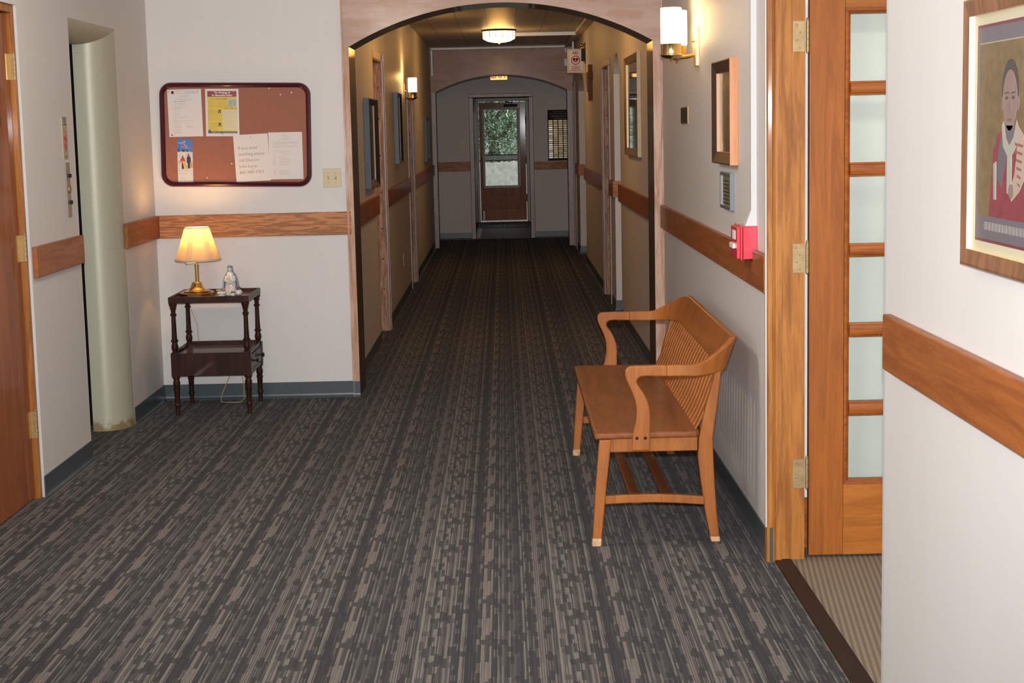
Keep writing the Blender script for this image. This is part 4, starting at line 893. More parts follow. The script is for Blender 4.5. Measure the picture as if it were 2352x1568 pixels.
rnd = random.Random(5)
p1 = thing('flower_bowl', (-1.712, 9.70, fz), 'low white china bowl of grey and yellow flowers left of the figurine', 'flower pot')
MB().lathe((-1.712, 9.70, fz), [(0.020, 0), (0.021, 0.003), (0.018, 0.006), (0.027, 0.012), (0.0295, 0.018), (0.027, 0.024), (0.020, 0.028), (0.022, 0.030)], 24).build('bowl', POT, p1, smooth=True)
b = MB(); flowers(b, (-1.706, 9.70, fz + .028), 0.019, 16, rnd, 0.018); b.build('flower_head', [GFL, RFL, GRN], p1, smooth=True)
b = MB(); flowers(b, (-1.732, 9.697, fz + .027), 0.010, 6, rnd, 0.012); b.build('flower_head', [YFL, YFL, GRN], p1, smooth=True)['label'] = 'yellow flowers'
p2 = thing('flower_vase', (-1.617, 9.735, fz), 'round white china vase of purple flowers right of the figurine', 'flower pot')
MB().lathe((-1.617, 9.735, fz), [(0.013, 0), (0.017, 0.003), (0.0235, 0.012), (0.024, 0.020), (0.018, 0.029), (0.014, 0.032)], 24).build('vase', POT, p2, smooth=True)
b = MB(); flowers(b, (-1.617, 9.735, fz + .032), 0.018, 14, rnd, 0.022); b.build('flower_head', [VFL, RFL, GRN], p2, smooth=True)
p3 = thing('rose_pot', (-1.643, 9.685, fz), 'tiny white china pot with one cream rose in front of the figurine', 'flower pot')
MB().lathe((-1.643, 9.685, fz), [(0.010, 0), (0.0125, 0.003), (0.0135, 0.012), (0.012, 0.018)], 20).build('pot', POT, p3, smooth=True)
b = MB(); 
for k in range(7): b.ball((-1.643 + 0.007 * math.cos(k * .9), 9.685 + 0.007 * math.sin(k * .9), fz + .030 + .001 * (k % 3)), (0.0065, 0.0065, 0.006), 8)
b.ball((-1.643, 9.683, fz + .033), 0.006, 8); b.build('rose', CFL, p3, smooth=True)
b = MB()
for k in range(6): b.ball((-1.643 + 0.012 * math.cos(k * 1.05), 9.685 + 0.010 * math.sin(k * 1.05), fz + .021), (0.006, 0.005, 0.0025), 8)
b.build('leaf', GRN, p3, smooth=True)

# ================================================================== SCONCES
GLOW = emit('lit_opal_glass', (1.0, 0.66, 0.28), 9.0, (0.9, 0.85, 0.7))
def sconce(name, side, xw, yp, cyls, r, h, zb, label, pw):
    s_ = -side    # +1: wall on the left
    t = thing(name, (xw, yp, zb), label, 'wall lamp')
    dx = 1 if side > 0 else -1
    def X(d): return xw + dx * d
    b = MB(); b.box(min(X(0), X(.018)), max(X(0), X(.018)), yp - .055, yp + .055, zb - 0.105, zb + 0.09); b.build('back_plate', plain('satin_plate', (0.66, 0.55, 0.38), 0.5, 0.3) if side < 0 else M_['brass_old'], t, bevel=0.003)
    b = MB()
    for (d, y) in cyls:
        b.tube([(X(.018), yp, zb - .05), (X(d * .55), (yp + y) / 2, zb - .058), (X(d), y, zb - .055)], 0.008, 10)
    b.ball((X(.022), yp, zb + 0.02), 0.008, 8); b.build('arm', M_['brass'], t, smooth=True)
    for (d, y) in cyls:
        b = MB(); b.lathe((X(d), y, zb), [(0.006, -0.078), (0.008, -0.070), (0.030, -0.066), (0.048 * r / .0525, -0.058), (r + 0.004, -0.052), (r + 0.004, -0.048), (r * 0.96, -0.044), (r * 0.96, 0.0), (r, 0.004)], 28)
        b.ball((X(d), y, zb - .078), 0.006, 8); b.build('holder', M_['brass'], t, smooth=True)
        b = MB(); b.lathe((X(d), y, zb), [(r * .93, 0.002), (r, 0.012), (r, h - 0.004), (r - .003, h), (r - .010, h - .002), (r - .010, 0.01)], 28, cap=False); b.build('glass_shade', GLOW, t, smooth=True)
        light('sconce_bulb', 'POINT', (X(d), y, zb + h * .97), pw, (1.0, 0.52, 0.15), shadow_soft_size=0.03)
    return t
sconce('wall_sconce', -1, XR, 8.22, [(0.141, 8.15), (0.090, 8.37)], 0.0525, 0.180, 2.045, 'large lit double wall sconce with opal glass cylinders on the right wall', 1.6)
sconce('wall_sconce', 1, XC, 16.35, [(0.098, 16.25)], 0.044, 0.145, 2.020, 'small lit wall sconce with opal glass on the left corridor wall', 8.0)

# ================================================================== CEILING LIGHTS
def ceiling_light(x, y, label, pw, zc=ZC, lc=(1.0, 0.46, 0.10), rad=0.10):
    t = thing('ceiling_light', (x, y, zc), label, 'ceiling light', 'ceiling lights')
    MB().lathe((x, y, zc), [(0.19, -0.001), (0.205, -0.012), (0.200, -0.020)], 40).build('rim', plain('bronze_rim', (0.12, 0.08, 0.05), .4, .6), t, smooth=True)
    b = MB(); b.lathe((x, y, zc), [(0.188, -0.018), (0.188, -0.085), (0.180, -0.105), (0.13, -0.130), (0.07, -0.142), (0.02, -0.146)], 40); b.build('glass_bowl', GLOW, t, smooth=True)
    b = MB()
    for k in range(16):
        a = 2 * PI * (k + .5) / 16; b.box(x + 0.191 * math.cos(a) - .004, x + 0.191 * math.cos(a) + .004, y + 0.191 * math.sin(a) - .004, y + 0.191 * math.sin(a) + .004, zc - .085, zc - .018)
    pts = [(x + 0.192 * math.cos(2 * PI * i / 40), y + 0.192 * math.sin(2 * PI * i / 40), zc - .086) for i in range(41)]; b.tube(pts, 0.003, 6)
    b.build('cage', plain('bronze_bar', (0.16, 0.11, 0.06), .4, .6), t)
    b = MB(); b.ball((x, y, zc - .150), 0.012, 10); b.build('finial', M_['brass_old'], t, smooth=True)
    light('ceiling_bulb', 'POINT', (x, y, zc - .17), pw, lc, shadow_soft_size=rad)
ceiling_light(-0.022, 19.0, 'lit round ceiling light in a bronze rim on the corridor ceiling before the far arch', 14.0)
ceiling_light(0.0, 12.6, 'added round ceiling light, unseen above the near wooden arch, warming the corridor', 24.0)  # added unseen light that warms the corridor walls
# added ceiling lights, out of view, to fill the lobby with light
ceiling_light(-0.6, 2.6, 'added round fill light over the lobby, unseen, nearest the camera overhead', 7.0, lc=(1.0, 0.95, 0.88))
ceiling_light(-0.9, 6.1, 'added round fill light over the lobby, unseen, between the left door and the bench', 80.0, lc=(1.0, 0.95, 0.88), rad=0.20)

# ================================================================== EXIT SIGN
t = thing('exit_sign', (-0.042, 23.5, 2.43), 'lit yellow EXIT sign with red letters hanging beyond the far arch', 'sign')
MB().box(-0.170, 0.086, 23.5, 23.56, 2.325, 2.525).build('housing', M_['grey_metal'], t, bevel=0.004)
MB().box(-0.160, 0.076, 23.496, 23.502, 2.338, 2.512).build('lit_face', emit('exit_face', (1.0, 0.48, 0.14), 1.6), t)
text_mesh(t, 'letters', 'EXIT', emit('exit_red', (0.8, 0.10, 0.02), 0.7), 0.16, plane_mtx((-0.042, 23.4945, 2.362), (1, 0, 0), (0, 0, 1)), 'CENTER', bold=0.003, ext=0.001, sx=0.72)
MB().box(-0.05, -0.03, 23.52, 23.54, 2.52, ZC).build('stem', M_['grey_metal'], t)

# ================================================================== FRAMED PICTURES ON SIDE WALLS
def side_frame(name, side, y0, y1, z0, z1, depth, wd, fmat, art, label, cat='picture', recess=0.020, mat_w=0.0, matc=None, lip=None, slope=0.0, face=None):
    xw = XC if side > 0 else XR; dx = 1 if side > 0 else -1
    if name == 'portrait_picture': pass
    t = thing(name, (xw, (y0 + y1) / 2, z0), label, cat)
    def bx(b, d0, d1, *r): b.box(min(xw + dx * d0, xw + dx * d1), max(xw + dx * d0, xw + dx * d1), *r)
    def ring(ins, d): return [(xw + dx * d, y, z) for y, z in ((y0 + ins, z0 + ins), (y1 - ins, z0 + ins), (y1 - ins, z1 - ins), (y0 + ins, z1 - ins))]
    sl = slope
    b = MB(); b.loft([ring(0, 0.001), ring(0, depth)], 0, cap=False); b.loft([ring(0, depth), ring(0.005, depth + 0.001), ring(wd, depth - sl)], 1, cap=False)
    b.loft([ring(wd, depth - sl), ring(wd, depth - recess - .001)], 2, cap=False); b.loft([ring(0.0, 0.001), ring(wd, 0.001)], 0, cap=False)
    f = b.build('frame', [fmat, face or fmat, lip or fmat], t)
    b = MB(); bx(b, 0.001, depth - recess, y0 + wd, y1 - wd, z0 + wd, z1 - wd); b.build('print', art, t)
    if mat_w:
        b = MB(); a, c_, e, g = y0 + wd, y1 - wd, z0 + wd, z1 - wd
        d0, d1 = depth - recess, depth - recess + .0015
        bx(b, d0, d1, a, c_, e, e + mat_w); bx(b, d0, d1, a, c_, g - mat_w, g); bx(b, d0, d1, a, a + mat_w, e + mat_w, g - mat_w); bx(b, d0, d1, c_ - mat_w, c_, e + mat_w, g - mat_w)
        b.build('mat_board', matc, t)
    return t, xw, dx, depth - recess
ART1 = plain('dim_print', (0.16, 0.11, 0.06), 0.12, coat=0.6, var=0.5, vscale=7)
ORW = wood('orange_frame_wood', (0.50, 0.20, 0.085), (0.62, 0.27, 0.12), 'z', 5, 12, coat=0.3)
t, xw, dx, dd = side_frame('picture_frame', -1, 6.83, 7.42, 1.478, 1.925, 0.036, 0.050, ORW, ART1, 'wooden framed picture on the right wall between the sconce and the conduit', lip=plain('pale_lip', (0.62, 0.36, 0.20), .5), face=plain('dark_mahogany_face', (0.045, 0.018, 0.010), .4), slope=0.016, recess=0.030)
b = MB(); b.box(xw - dd - .0008, xw - dd, 6.95, 7.30, 1.57, 1.84); b.build('print_panel', plain('ochre_panel', (0.22, 0.15, 0.06), .15, coat=.5, var=.4, vscale=15), t)
BLK = plain('blue_grey_lacquer', (0.10, 0.13, 0.15), 0.3, coat=.2)
t, xw, dx, dd = side_frame('certificate_frame', -1, 6.96, 7.28, 1.282, 1.440, 0.018, 0.014, BLK, plain('olive_certificate', (0.20, 0.17, 0.08), .25, coat=.3, var=.3, vscale=30), 'small dark framed certificate just below the wooden picture on the right wall', recess=0.006)
b = MB()
for k in range(7): b.box(xw - dd - .0005, xw - dd, 7.03, 7.22, 1.305 + k * .016, 1.309 + k * .016)
b.build('printed_text', M_['black'], t)
GOLD = plain('gilded_frame', (0.42, 0.28, 0.14), 0.5, 0.2, var=0.1)
t, xw, dx, dd = side_frame('gilt_picture', -1, 11.62, 12.85, 1.425, 2.172, 0.028, 0.055, GOLD, plain('glossy_dark_glass', (0.05, 0.045, 0.035), 0.04, coat=1.0, coatr=0.02), 'large gilt-framed glazed picture on the right corridor wall past the near arch', face=plain('dull_gilt_face', (0.22, 0.14, 0.06), .35, .5), lip=plain('pale_gilt', (0.50, 0.36, 0.2), .4, .3), recess=0.020, slope=0.012)
# name plate
t = thing('name_plate', (XR, 8.82, 1.70), 'small dark name plate in a pale edge on the right wall below the sconce', 'name plate')
MB().box(XR - 0.006, XR, 8.655, 8.975, 1.655, 1.745).build('edge', M_['brass_old'], t)
MB().box(XR - 0.008, XR - 0.006, 8.665, 8.965, 1.660, 1.740).build('plate', plain('mottled_dark_plate', (0.015, 0.016, 0.012), .6, spec=.2, var=.6, vscale=40), t)
# left corridor pictures
GB = plain('slate_blue_frame', (0.048, 0.066, 0.078), 0.5)
side_frame('picture_frame', 1, 11.57, 12.40, 1.243, 1.885, 0.042, 0.045, GB, plain('black_print', (0.012, 0.012, 0.012), 0.3), 'slate blue box-framed picture on the left corridor wall just inside the arch', face=plain('dark_inner_face', (0.015, 0.014, 0.013), .4), lip=plain('cream_lip', (0.55, 0.40, 0.24), .5), recess=0.036, slope=0.026)
side_frame('picture_frame', 1, 14.80, 15.40, 1.350, 1.995, 0.040, 0.035, plain('black_frame', (0.03, 0.035, 0.04), .4), plain('dim_glass', (0.02, 0.02, 0.015), .25, var=.4, vscale=9), 'black framed picture on the left corridor wall under the small sconce', face=plain('black_face', (0.012, 0.012, 0.012), .35), lip=plain('grey_lip', (0.16, 0.16, 0.14), .4), recess=0.024, slope=0.018)
side_frame('picture_frame', 1, 20.40, 21.10, 1.255, 1.795, 0.035, 0.03, plain('steel_frame', (0.05, 0.06, 0.065), .45, .2), plain('dim_glass_far', (0.02, 0.02, 0.015), .25), 'thin steel-framed picture, farthest of those on the left corridor wall', recess=0.012)

# portrait at the right edge
PF = wood('brown_picture_frame', (0.14, 0.055, 0.022), (0.24, 0.105, 0.045), 'z', 5, 12, coat=0.4)
CREAM = plain('cream_mat', (0.44, 0.39, 0.27), 0.6)
t, xw, dx, dd = side_frame('portrait_picture', -1, 2.80, 3.395, 1.352, 1.893, 0.030, 0.034, PF, plain('mauve_border', (0.10, 0.08, 0.09), 0.5), 'framed portrait print of a robed clergyman on the near right wall', mat_w=0.020, matc=CREAM, lip=plain('bright_gilt_lip', (0.85, 0.66, 0.38), .5), recess=0.016, slope=0.003)
xa = xw - dd
def pp(poly, col, nm, d, rough=.6, var=0.0):
    col = tuple(c * 0.62 for c in col)
    MB().prism(poly, 'x', xa - d - .0008, xa - d).build(nm, plain('print_' + nm, col, rough, var=var, vscale=40), t)
def Q(u, v): return (3.395 - 0.054 - u - OFF, 1.893 - 0.054 - v)       # u to the right (towards the camera), v down
OFF = 0.0
pp([Q(0, 0), Q(.487, 0), Q(.487, .433), Q(0, .433)], (0.20, 0.035, 0.055), 'red_border', .0002)
pp([Q(.006, .006), Q(.481, .006), Q(.481, .427), Q(.006, .427)], (0.17, 0.14, 0.16), 'grey_border', .0006)
pp([Q(.022, .038), Q(.465, .038), Q(.465, .380), Q(.022, .380)], (0.20, 0.13, 0.05), 'ochre_ground', .0010, var=.2)
pp([Q(.020, .036), Q(.467, .036), Q(.467, .0385), Q(.020, .0385)], (0.45, 0.40, 0.28), 'pale_rule', .0014)
OFF = 0.045
def blob(cu, cv, ru, rv, n=20): return [Q(cu + ru * math.cos(2 * PI * k / n), cv + rv * math.sin(2 * PI * k / n)) for k in range(n)]
pp([Q(.05, .380), Q(.075, .25), Q(.11, .215), Q(.17, .20), Q(.24, .205), Q(.31, .235), Q(.36, .380)], (0.26, 0.035, 0.05), 'red_robe', .0014, var=.2)
pp([Q(.10, .30), Q(.115, .235), Q(.15, .205), Q(.17, .25), Q(.15, .28), Q(.13, .32)], (0.14, 0.12, 0.14), 'robe_fold', .0018)
pp([Q(.160, .185), Q(.198, .185), Q(.202, .215), Q(.156, .215)], (0.24, 0.15, 0.13), 'neck', .0016)
pp([Q(.128 + .0, .150)] + [Q(.178 + .053 * math.cos(PI + PI * k / 16), .140 + .066 * math.sin(PI + PI * k / 16)) for k in range(17)] + [Q(.229, .150), Q(.222, .152), Q(.134, .152)], (0.06, 0.048, 0.045), 'hair', .0017)
pp([Q(.178 + .045 * math.cos(2 * PI * k / 28) * (1 - .18 * max(0, math.sin(2 * PI * k / 28))), .152 + .058 * math.sin(2 * PI * k / 28)) for k in range(28)], (0.30, 0.19, 0.165), 'face', .0020, var=.10)
for u in (.130, .226): pp(blob(u, .158, .006, .014, 12), (0.27, 0.17, 0.15), 'ear', .0019)
for u in (.158, .198):
    pp(blob(u, .1475, .0085, .0035, 12), (0.10, 0.07, 0.065), 'eye', .0024); pp([Q(u - .013, .137), Q(u + .013, .136), Q(u + .012, .139), Q(u - .012, .140)], (0.09, 0.06, 0.05), 'eyebrow', .0024)
pp([Q(.174, .150), Q(.181, .150), Q(.188, .172), Q(.168, .172)], (0.25, 0.15, 0.13), 'nose', .0024)
pp(blob(.178, .189, .014, .003, 14), (0.22, 0.10, 0.09), 'mouth', .0024)
pp([Q(.155, .200), Q(.203, .200), Q(.215, .225), Q(.180, .242), Q(.143, .225)], (0.15, 0.12, 0.15), 'collar', .0020)
pp([Q(.130, .200), Q(.142, .192), Q(.160, .225), Q(.180, .238), Q(.205, .222), Q(.222, .190), Q(.236, .205), Q(.215, .245), Q(.195, .258), Q(.195, .330), Q(.168, .330), Q(.168, .258), Q(.140, .240)], (0.42, 0.40, 0.33), 'white_stole', .0024)
pp([Q(.222, .195), Q(.262, .215), Q(.285, .25), Q(.275, .30), Q(.245, .325), Q(.200, .345), Q(.182, .325), Q(.215, .295), Q(.228, .250)], (0.48, 0.36, 0.28), 'sleeve', .0028)
for k in range(6):
    pp([Q(.222 + .004 * k - .006, .232 + .015 * k), Q(.266 - .003 * k, .236 + .015 * k), Q(.266 - .003 * k, .241 + .015 * k), Q(.222 + .004 * k - .006, .237 + .015 * k)], (0.33, 0.10, 0.09), 'sleeve_stripe', .0032)
pp(blob(.198, .325, .016, .014), (0.30, 0.19, 0.17), 'hand', .0034)
pp([Q(.080, .275), Q(.098, .270), Q(.100, .345), Q(.085, .345)], (0.40, 0.38, 0.34), 'surplice', .0024)
for k in range(16): pp([Q(.020 + k * .022, .392), Q(.036 + k * .022, .392), Q(.036 + k * .022, .408), Q(.020 + k * .022, .408)], (0.30, 0.28, 0.26), 'caption_mark', .0012)

# ================================================================== CRUCIFIX (right corridor wall)
t = thing('wall_crucifix', (XR, 17.85, 2.1), 'brown wooden crucifix on the right corridor wall beyond the door casing', 'crucifix')
CW = plain('crucifix_wood', (0.17, 0.060, 0.022), .6, var=.3, spec=.2)
MB().box(XR - 0.044, XR, 17.82, 17.90, 1.925, 2.315).build('upright', CW, t, bevel=.003)
MB().box(XR - 0.050, XR - .002, 17.72, 18.00, 2.170, 2.235).build('crossbar', CW, t, bevel=.003)
b = MB(); b.tube([(XR - .052, 17.86, 2.20), (XR - .054, 17.86, 2.13), (XR - .052, 17.86, 2.02)], [0.014, 0.016, 0.008], 8); b.ball((XR - .056, 17.86, 2.215), .014, 8)
b.tube([(XR - .052, 17.86, 2.18), (XR - .052, 17.78, 2.205)], .007, 6); b.tube([(XR - .052, 17.86, 2.18), (XR - .052, 17.94, 2.205)], .007, 6); b.build('corpus', plain('corpus_tan', (0.36, 0.20, 0.10), .4), t, smooth=True)

# ================================================================== RED FIRE ALARM BOX, RACEWAY
t = thing('fire_alarm_box', (XR, 6.41, 1.19), 'red fire alarm pull box mounted on the right wall at the chair rail', 'fire alarm')
MB().box(XR - 0.056, XR, 6.320, 6.495, 1.124, 1.253).build('back_box', M_['red'], t, bevel=0.003)
b = MB(); b.box(XR - 0.066, XR - 0.058, 6.316, 6.499, 1.120, 1.257); b.box(XR - 0.080, XR - 0.066, 6.325, 6.490, 1.126, 1.250); b.build('front_cover', M_['red'], t, bevel=0.003)
b = MB(); b.box(XR - 0.092, XR - .080, 6.36, 6.455, 1.165, 1.185); b.build('pull_handle', plain('white_handle', (0.7, 0.6, 0.6), .3), t, bevel=0.002)
MB().box(XR - .0815, XR - .0795, 6.37, 6.445, 1.20, 1.235).build('label_plate', M_['white_plastic'], t)
b = MB(); b.box(XR - 0.021, XR, 6.345, 6.385, 1.315, ZC)
b.loft([[(XR - .045, 6.34, 1.2535), (XR, 6.34, 1.2535), (XR, 6.40, 1.2535), (XR - .045, 6.40, 1.2535)], [(XR - .021, 6.345, 1.315), (XR, 6.345, 1.315), (XR, 6.385, 1.315), (XR - .021, 6.385, 1.315)]])
tag(b.build('wire_raceway', M_['bead'], None), 'white vertical wire raceway running up the right wall from the red fire alarm box', 'raceway')

# ================================================================== AED SIGN
t = thing('aed_sign', (XR, 19.2, 2.40), 'white AED sign with a red heart projecting from the right corridor wall', 'sign')
SW = plain('sign_white', (0.70, 0.70, 0.70), .6, spec=.2); SR = plain('sign_red', (0.25, 0.008, 0.018), .65, spec=.15)
x0, x1, z0, z1 = 0.770, 0.972, 2.272, 2.548
ys = 19.2
MB().prism(rrect(x0, x1, z0, z1, 0.008), 'y', ys, ys + .006).build('panel', SW, t)
b = MB(); g = .009; q = .006
for a in ((x0 + g, x1 - g, z1 - g - .003, z1 - g), (x0 + g, x1 - g, z0 + g, z0 + g + .003), (x0 + g, x0 + g + .003, z0 + g, z1 - g), (x1 - g - .003, x1 - g, z0 + g, z1 - g)): b.box(a[0], a[1], ys - .0006, ys, a[2], a[3])
b.build('red_border', SR, t)
cxm = (x0 + x1) / 2 - .003; czm = 2.418
b = MB(); n = 32
b.loft([[(cxm + r * math.cos(2 * PI * k / n), y, czm + r * math.sin(2 * PI * k / n)) for k in range(n)] for r, y in ((.052, ys), (.052, ys - .0008), (.044, ys - .0008), (.044, ys))], cap=False)
b.build('ring', SR, t)
hp = []
for k in range(40):
    a = 2 * PI * k / 40; hp.append((cxm + 0.0021 * 16 * math.sin(a) ** 3, czm + .003 + 0.0021 * (13 * math.cos(a) - 5 * math.cos(2 * a) - 2 * math.cos(3 * a) - math.cos(4 * a))))
MB().prism(hp, 'y', ys - .0008, ys).build('heart', SR, t)
MB().prism([(cxm + .002, czm + .014), (cxm - .009, czm - .006), (cxm - .001, czm - .005), (cxm - .004, czm - .024), (cxm + .009, czm - .001), (cxm + .001, czm - .001)], 'y', ys - .0014, ys - .0008).build('bolt', SW, t)
mt = lambda z: plane_mtx((cxm, ys - .0006, z), (1, 0, 0), (0, 0, 1))
text_mesh(t, 'sign_text', 'AED', SR, 0.040, mt(2.489), 'CENTER', bold=0.0008, sx=.95)
for s_, z in (('AUTOMATED', 2.336), ('EXTERNAL', 2.316), ('DEFIBRILLATOR', 2.296)): text_mesh(t, 'sign_text', s_, SR, 0.0185, mt(z), 'CENTER', bold=0.0003)
b = MB(); b.box(0.935, 0.972, ys - .012, ys + .014, 2.405, 2.552); b.build('bracket', M_['black'], t, bevel=0.002)
MB().box(0.974, 0.985, ys - .02, ys + .02, 2.375, 2.62).build('wall_plate', M_['black'], t)
b = MB(); b.ball((0.945, ys, 2.590), 0.024, 16); b.cyl((0.945, ys, 2.55), (0.945, ys, 2.575), 0.008, n=10); b.build('ball_finial', plain('bronze_ball', (0.35, 0.28, 0.16), .25, .9), t, smooth=True)
# alarm strobe on the far arch
t = thing('alarm_strobe', (0.88, 22.68, 2.53), 'small white alarm box on the far arch, left of the AED sign', 'alarm')
MB().box(0.862, 0.912, 22.64, 22.70, 2.475, 2.585).build('body', M_['white_plastic'], t, bevel=0.004)
MB().box(0.872, 0.902, 22.63, 22.64, 2.49, 2.57).build('lens', M_['grey_metal'], t, bevel=0.002)

# ================================================================== MEMORIAL BOARD (far wall)
t = thing('memorial_board', (0.82, 24.4, 1.14), 'black memorial board with rows of small brass name plates on the far wall', 'memorial board')
MB().box(0.668, 0.978, 24.378, 24.4, 1.146, 1.905).build('panel', plain('black_board', (0.010, 0.010, 0.010), .6, spec=.2), t)
b = MB(); b.box(0.656, 0.668, 24.372, 24.4, 1.140, 1.912); b.box(0.668, 0.980, 24.372, 24.4, 1.140, 1.150); b.box(.668, .980, 24.372, 24.4, 1.902, 1.912)
b.build('frame', plain('tan_frame_edge', (0.62, 0.42, 0.26), .4), t)
pm = [plain('plate_brass_%d' % k, c, .3, .6) for k, c in enumerate(((0.22, 0.17, 0.09), (0.15, 0.11, 0.06), (0.34, 0.31, 0.26)))]
plate = MB().box(-0.030, 0.030, -0.003, 0, -0.011, 0.011)
protos = [None] * 3
for r in range(18):
    for c_ in range(4):
        k = random.choice((0, 0, 1)) if c_ else random.choice((2, 2, 0))
        px, pz = 0.712 + c_ * 0.0735, 1.738 - r * 0.0318
        if protos[k] is None:
            o = plate.build('name_plate', pm[k], t, origin=(0, 0, 0)); o.location = Vector((px, 24.378, pz)) - t.location; protos[k] = o
        else:
            o = protos[k].copy(); C.objects.link(o); o.parent = t; o.location = Vector((px, 24.378, pz)) - t.location
TM = plain('dim_gilt_text', (0.25, 0.20, 0.13), .5)
text_mesh(t, 'board_text', 'MC CARTHY ENDOWMENT', TM, 0.028, plane_mtx((0.700, 24.377, 1.834), (1, 0, 0), (0, 0, 1)), sx=0.80)
b = MB()
for z, a, c_ in ((1.872, .75, .93), (1.812, .74, .95), (1.798, .71, .95), (1.778, .77, .93), (1.764, .76, .95)):
    x = a
    while x < c_: b.box(x, x + .018, 24.3772, 24.378, z, z + .006); x += .023
b.build('board_lettering', TM, t)
# white doorstop wedge / mat corner at the far threshold
tag(MB().prism([(-0.446, 0.004), (-0.38, 0.004), (-0.425, 0.012), (-0.446, 0.012)], 'y', 24.55, 26.9).build('floor_strip', plain('white_strip', (0.65, 0.66, 0.66), .5), None), 'narrow white strip on the maroon floor inside the far doorway', 'floor strip')

# ================================================================== BENCH
bn = thing('wooden_bench', (0.57, 7.19, 0), 'long honey-brown wooden bench with curved arms and slatted back against the right wall', 'bench')
SY0, SY1, SZ = 6.275, 8.105, 0.455
# seat board, front edge straight, rounded ends at the back, slightly saddled
sp = [(0.333, SY0), (0.345, SY0 - .004), (0.70, SY0), (0.735, SY0 + .006), (0.748, SY0 + .02), (0.752, SY0 + .05), (0.752, SY1 - .05), (0.748, SY1 - .02), (0.735, SY1 - .006), (0.70, SY1), (0.345, SY1 + .004), (0.333, SY1)]
MB().prism(sp, 'z', SZ - 0.026, SZ).build('seat', M_['bench_y'], bn, bevel=0.009, seg=3)
# aprons
b = MB(); b.box(0.385, 0.742, SY0 + .018, SY0 + .040, SZ - 0.082, SZ - .026); b.build('apron', M_['bench'], bn, bevel=0.004)
b = MB(); b.box(0.385, 0.742, SY1 - .040, SY1 - .018, SZ - 0.082, SZ - .026); b.build('apron', M_['bench'], bn, bevel=0.004)
b = MB(); b.box(0.368, 0.390, SY0 + .06, SY1 - .06, SZ - 0.082, SZ - .026); b.build('apron', M_['bench_y'], bn, bevel=0.004)
b = MB(); b.box(0.738, 0.760, SY0 + .06, SY1 - .06, SZ - 0.082, SZ - .026); b.build('apron', M_['bench_y'], bn, bevel=0.004)
# front legs (tapered, slightly raked forward)
def leg_front(y):
    b = MB()
    secs = [(0.0, 0.318, 0.352), (0.24, 0.335, 0.378), (SZ - .026, 0.352, 0.400)]
    b.loft([[(xa, y - .021, z), (xb, y - .021, z), (xb, y + .021, z), (xa, y + .021, z)] for z, xa, xb in secs])
    l = b.build('leg', M_['bench'], bn, bevel=0.005)
    b = MB(); b.loft([[(xa, y - .0222, z), (xb, y - .0222, z), (xb, y + .0222, z), (xa, y + .0222, z)] for z, xa, xb in ((0.0, 0.317, 0.353), (0.035, 0.3195, 0.3565))]); b.build('worn_foot', M_['worn'], l, bevel=0.005)
for y in (SY0 + .008, SY1 - .03): leg_front(y)
def leg_back(y):
    b = MB()
    secs = [(0.0, 0.796, 0.830), (0.12, 0.772, 0.818), (0.24, 0.756, 0.810), (0.345, 0.744, 0.806), (0.42, 0.748, 0.803), (0.46, 0.757, 0.808), (0.505, 0.767, 0.815), (0.566, 0.782, 0.824), (0.64, 0.803, 0.833), (0.69, 0.815, 0.838), (0.705, 0.822, 0.844)]
    b.loft([[(xa, y - .020, z), (xb, y - .020, z), (xb, y + .020, z), (xa, y + .020, z)] for z, xa, xb in secs])
    l = b.build('leg', M_['bench'], bn, bevel=0.005)
    b = MB(); b.loft([[(xa, y - .0212, z), (xb, y - .0212, z), (xb, y + .0212, z), (xa, y + .0212, z)] for z, xa, xb in ((0.0, 0.795, 0.831), (0.022, 0.7905, 0.829))]); b.build('worn_foot', M_['worn'], l, bevel=0.004)
for y in (SY0 + .045, SY1 - .045): leg_back(y)
# side stretchers, bowed, and two long rails
for y in (SY0 + .03, SY1 - .03):
    b = MB(); rg = []
    for k in range(9):
        s_ = k / 8; x = 0.372 + s_ * 0.395; z = 0.164 + 0.008 * math.sin(PI * s_) - s_ * 0.010
        rg.append([(x, y - .014, z), (x, y + .014, z), (x, y + .014, z + .034), (x, y - .014, z + .034)])
    b.loft(rg); b.build('side_stretcher', M_['bench'], bn, bevel=0.004)
for x in (0.500, 0.630): MB().box(x - .021, x + .021, SY0 + .044, SY1 - .044, 0.158, 0.176).build('long_stretcher', M_['bench_y'], bn, bevel=0.003)
# arms: curved support, arm rest flowing into the widening end of the crest
outl = [(0.479, 0.385), (0.480, 0.41), (0.483, 0.45), (0.492, 0.487), (0.497, 0.520), (0.498, 0.555), (0.493, 0.588), (0.482, 0.618), (0.470, 0.645), (0.460, 0.668), (0.455, 0.688), (0.456, 0.704), (0.463, 0.716), (0.475, 0.722), (0.50, 0.7235), (0.56, 0.7235), (0.62, 0.7225), (0.62, 0.679), (0.57, 0.680), (0.535, 0.682), (0.515, 0.679), (0.502, 0.668), (0.502, 0.655), (0.512, 0.638), (0.528, 0.615), (0.541, 0.588), (0.550, 0.558), (0.553, 0.525), (0.552, 0.490), (0.5515, 0.45), (0.551, 0.385)]
for (ya, yb, sgn) in ((SY0 - .026, SY0 - .004, 1), (SY1 + .004, SY1 + .026, -1)):
    yo = ya if sgn > 0 else yb
    b = MB(); b.prism([(x, z) for x, z in outl], 'y', min(ya, yb), max(ya, yb)); a_ = b.build('arm', M_['bench'], bn, bevel=0.006, seg=3)
    b = MB()
    for x in (0.499, 0.532): b.ball((x, (ya if sgn > 0 else yb), 0.437), (0.0065, 0.004, 0.0065), 10)
    b.build('screw_plug', M_['mahog'], a_, smooth=True)
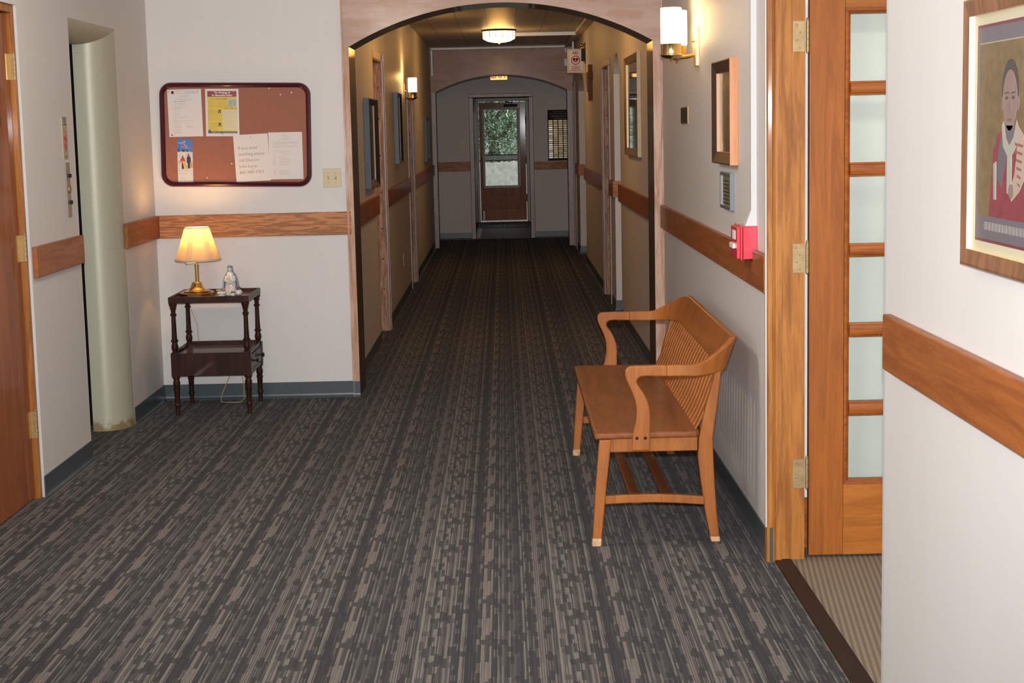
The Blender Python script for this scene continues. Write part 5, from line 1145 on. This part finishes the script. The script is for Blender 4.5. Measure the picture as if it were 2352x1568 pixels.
# one bent board: arm blades and crest in a single sweep (plan path with rounded corners)
path = []   # x, y, outward normal, top z, bottom z, lean
CB, RN, RF, RX, ZT = 0.850, 0.085, 0.30, 0.13, 0.824
yn, yf = SY0 - .014, SY1 + .014
def sm(t): return t * t * (3 - 2 * t)
for x in (0.6185, 0.65, 0.68): path.append((x, yn, (0, -1), 0.7232, 0.679, 0.0))
for k in range(13):
    t_ = k / 12; a = t_ * PI / 2
    path.append((CB - RX + RX * math.sin(a), yn + RN - RN * math.cos(a), (math.sin(a), -math.cos(a)), 0.7232 + (ZT - .7232) * sm(min(1, t_ * 1.05)), 0.677 + 0.018 * sm(t_), 0.045 * sm(t_)))
for k in range(1, 8):
    path.append((CB, yn + RN + (yf - RF - yn - RN) * k / 8, (1, 0), ZT, 0.695, 0.045))
for k in range(15):
    t_ = 1 - k / 14; a = t_ * PI / 2
    path.append((CB - RX + RX * math.sin(a), yf - RF + RF * math.cos(a), (math.sin(a), math.cos(a)), 0.7232 + (ZT - .7232) * sm(min(1, t_ * 1.05)), 0.677 + 0.018 * sm(t_), 0.045 * sm(t_)))
path.append((0.6185, yf, (0, 1), 0.7232, 0.679, 0.0))
b = MB(); rg = []
for x, y, (nx, ny), zt, zb_, ln in path:
    h_ = .011
    rg.append([(x - nx * h_, y - ny * h_, zb_), (x + nx * h_, y + ny * h_, zb_), (x + nx * (h_ + ln), y + ny * (h_ + ln), zt), (x - nx * (h_ - ln), y - ny * (h_ - ln), zt)])
b.loft(rg); b.build('crest_rail', M_['bench'], bn, bevel=0.004, seg=2, smooth=True)
# spindles
n = 24
proto = None
for i in range(n):
    y = SY0 + .075 + (SY1 - SY0 - .15) * i / (n - 1)
    if proto is None:
        b = MB(); rg = []
        for k in range(11):
            s_ = k / 10; z = SZ - 0.002 + s_ * (0.703 - SZ + .002)
            x = 0.738 + 0.114 * s_ + 0.004 * math.sin(2 * PI * s_)
            rg.append([(x - .0045, y - .020, z), (x + .0045, y - .020, z), (x + .0045, y + .020, z), (x - .0045, y + .020, z)])
        b.loft(rg); proto = b.build('back_slat', M_['bench'], bn, bevel=0.003); py0 = y
    else:
        o = proto.copy(); C.objects.link(o); o.parent = bn; o.location = proto.location + Vector((0, y - py0, 0))
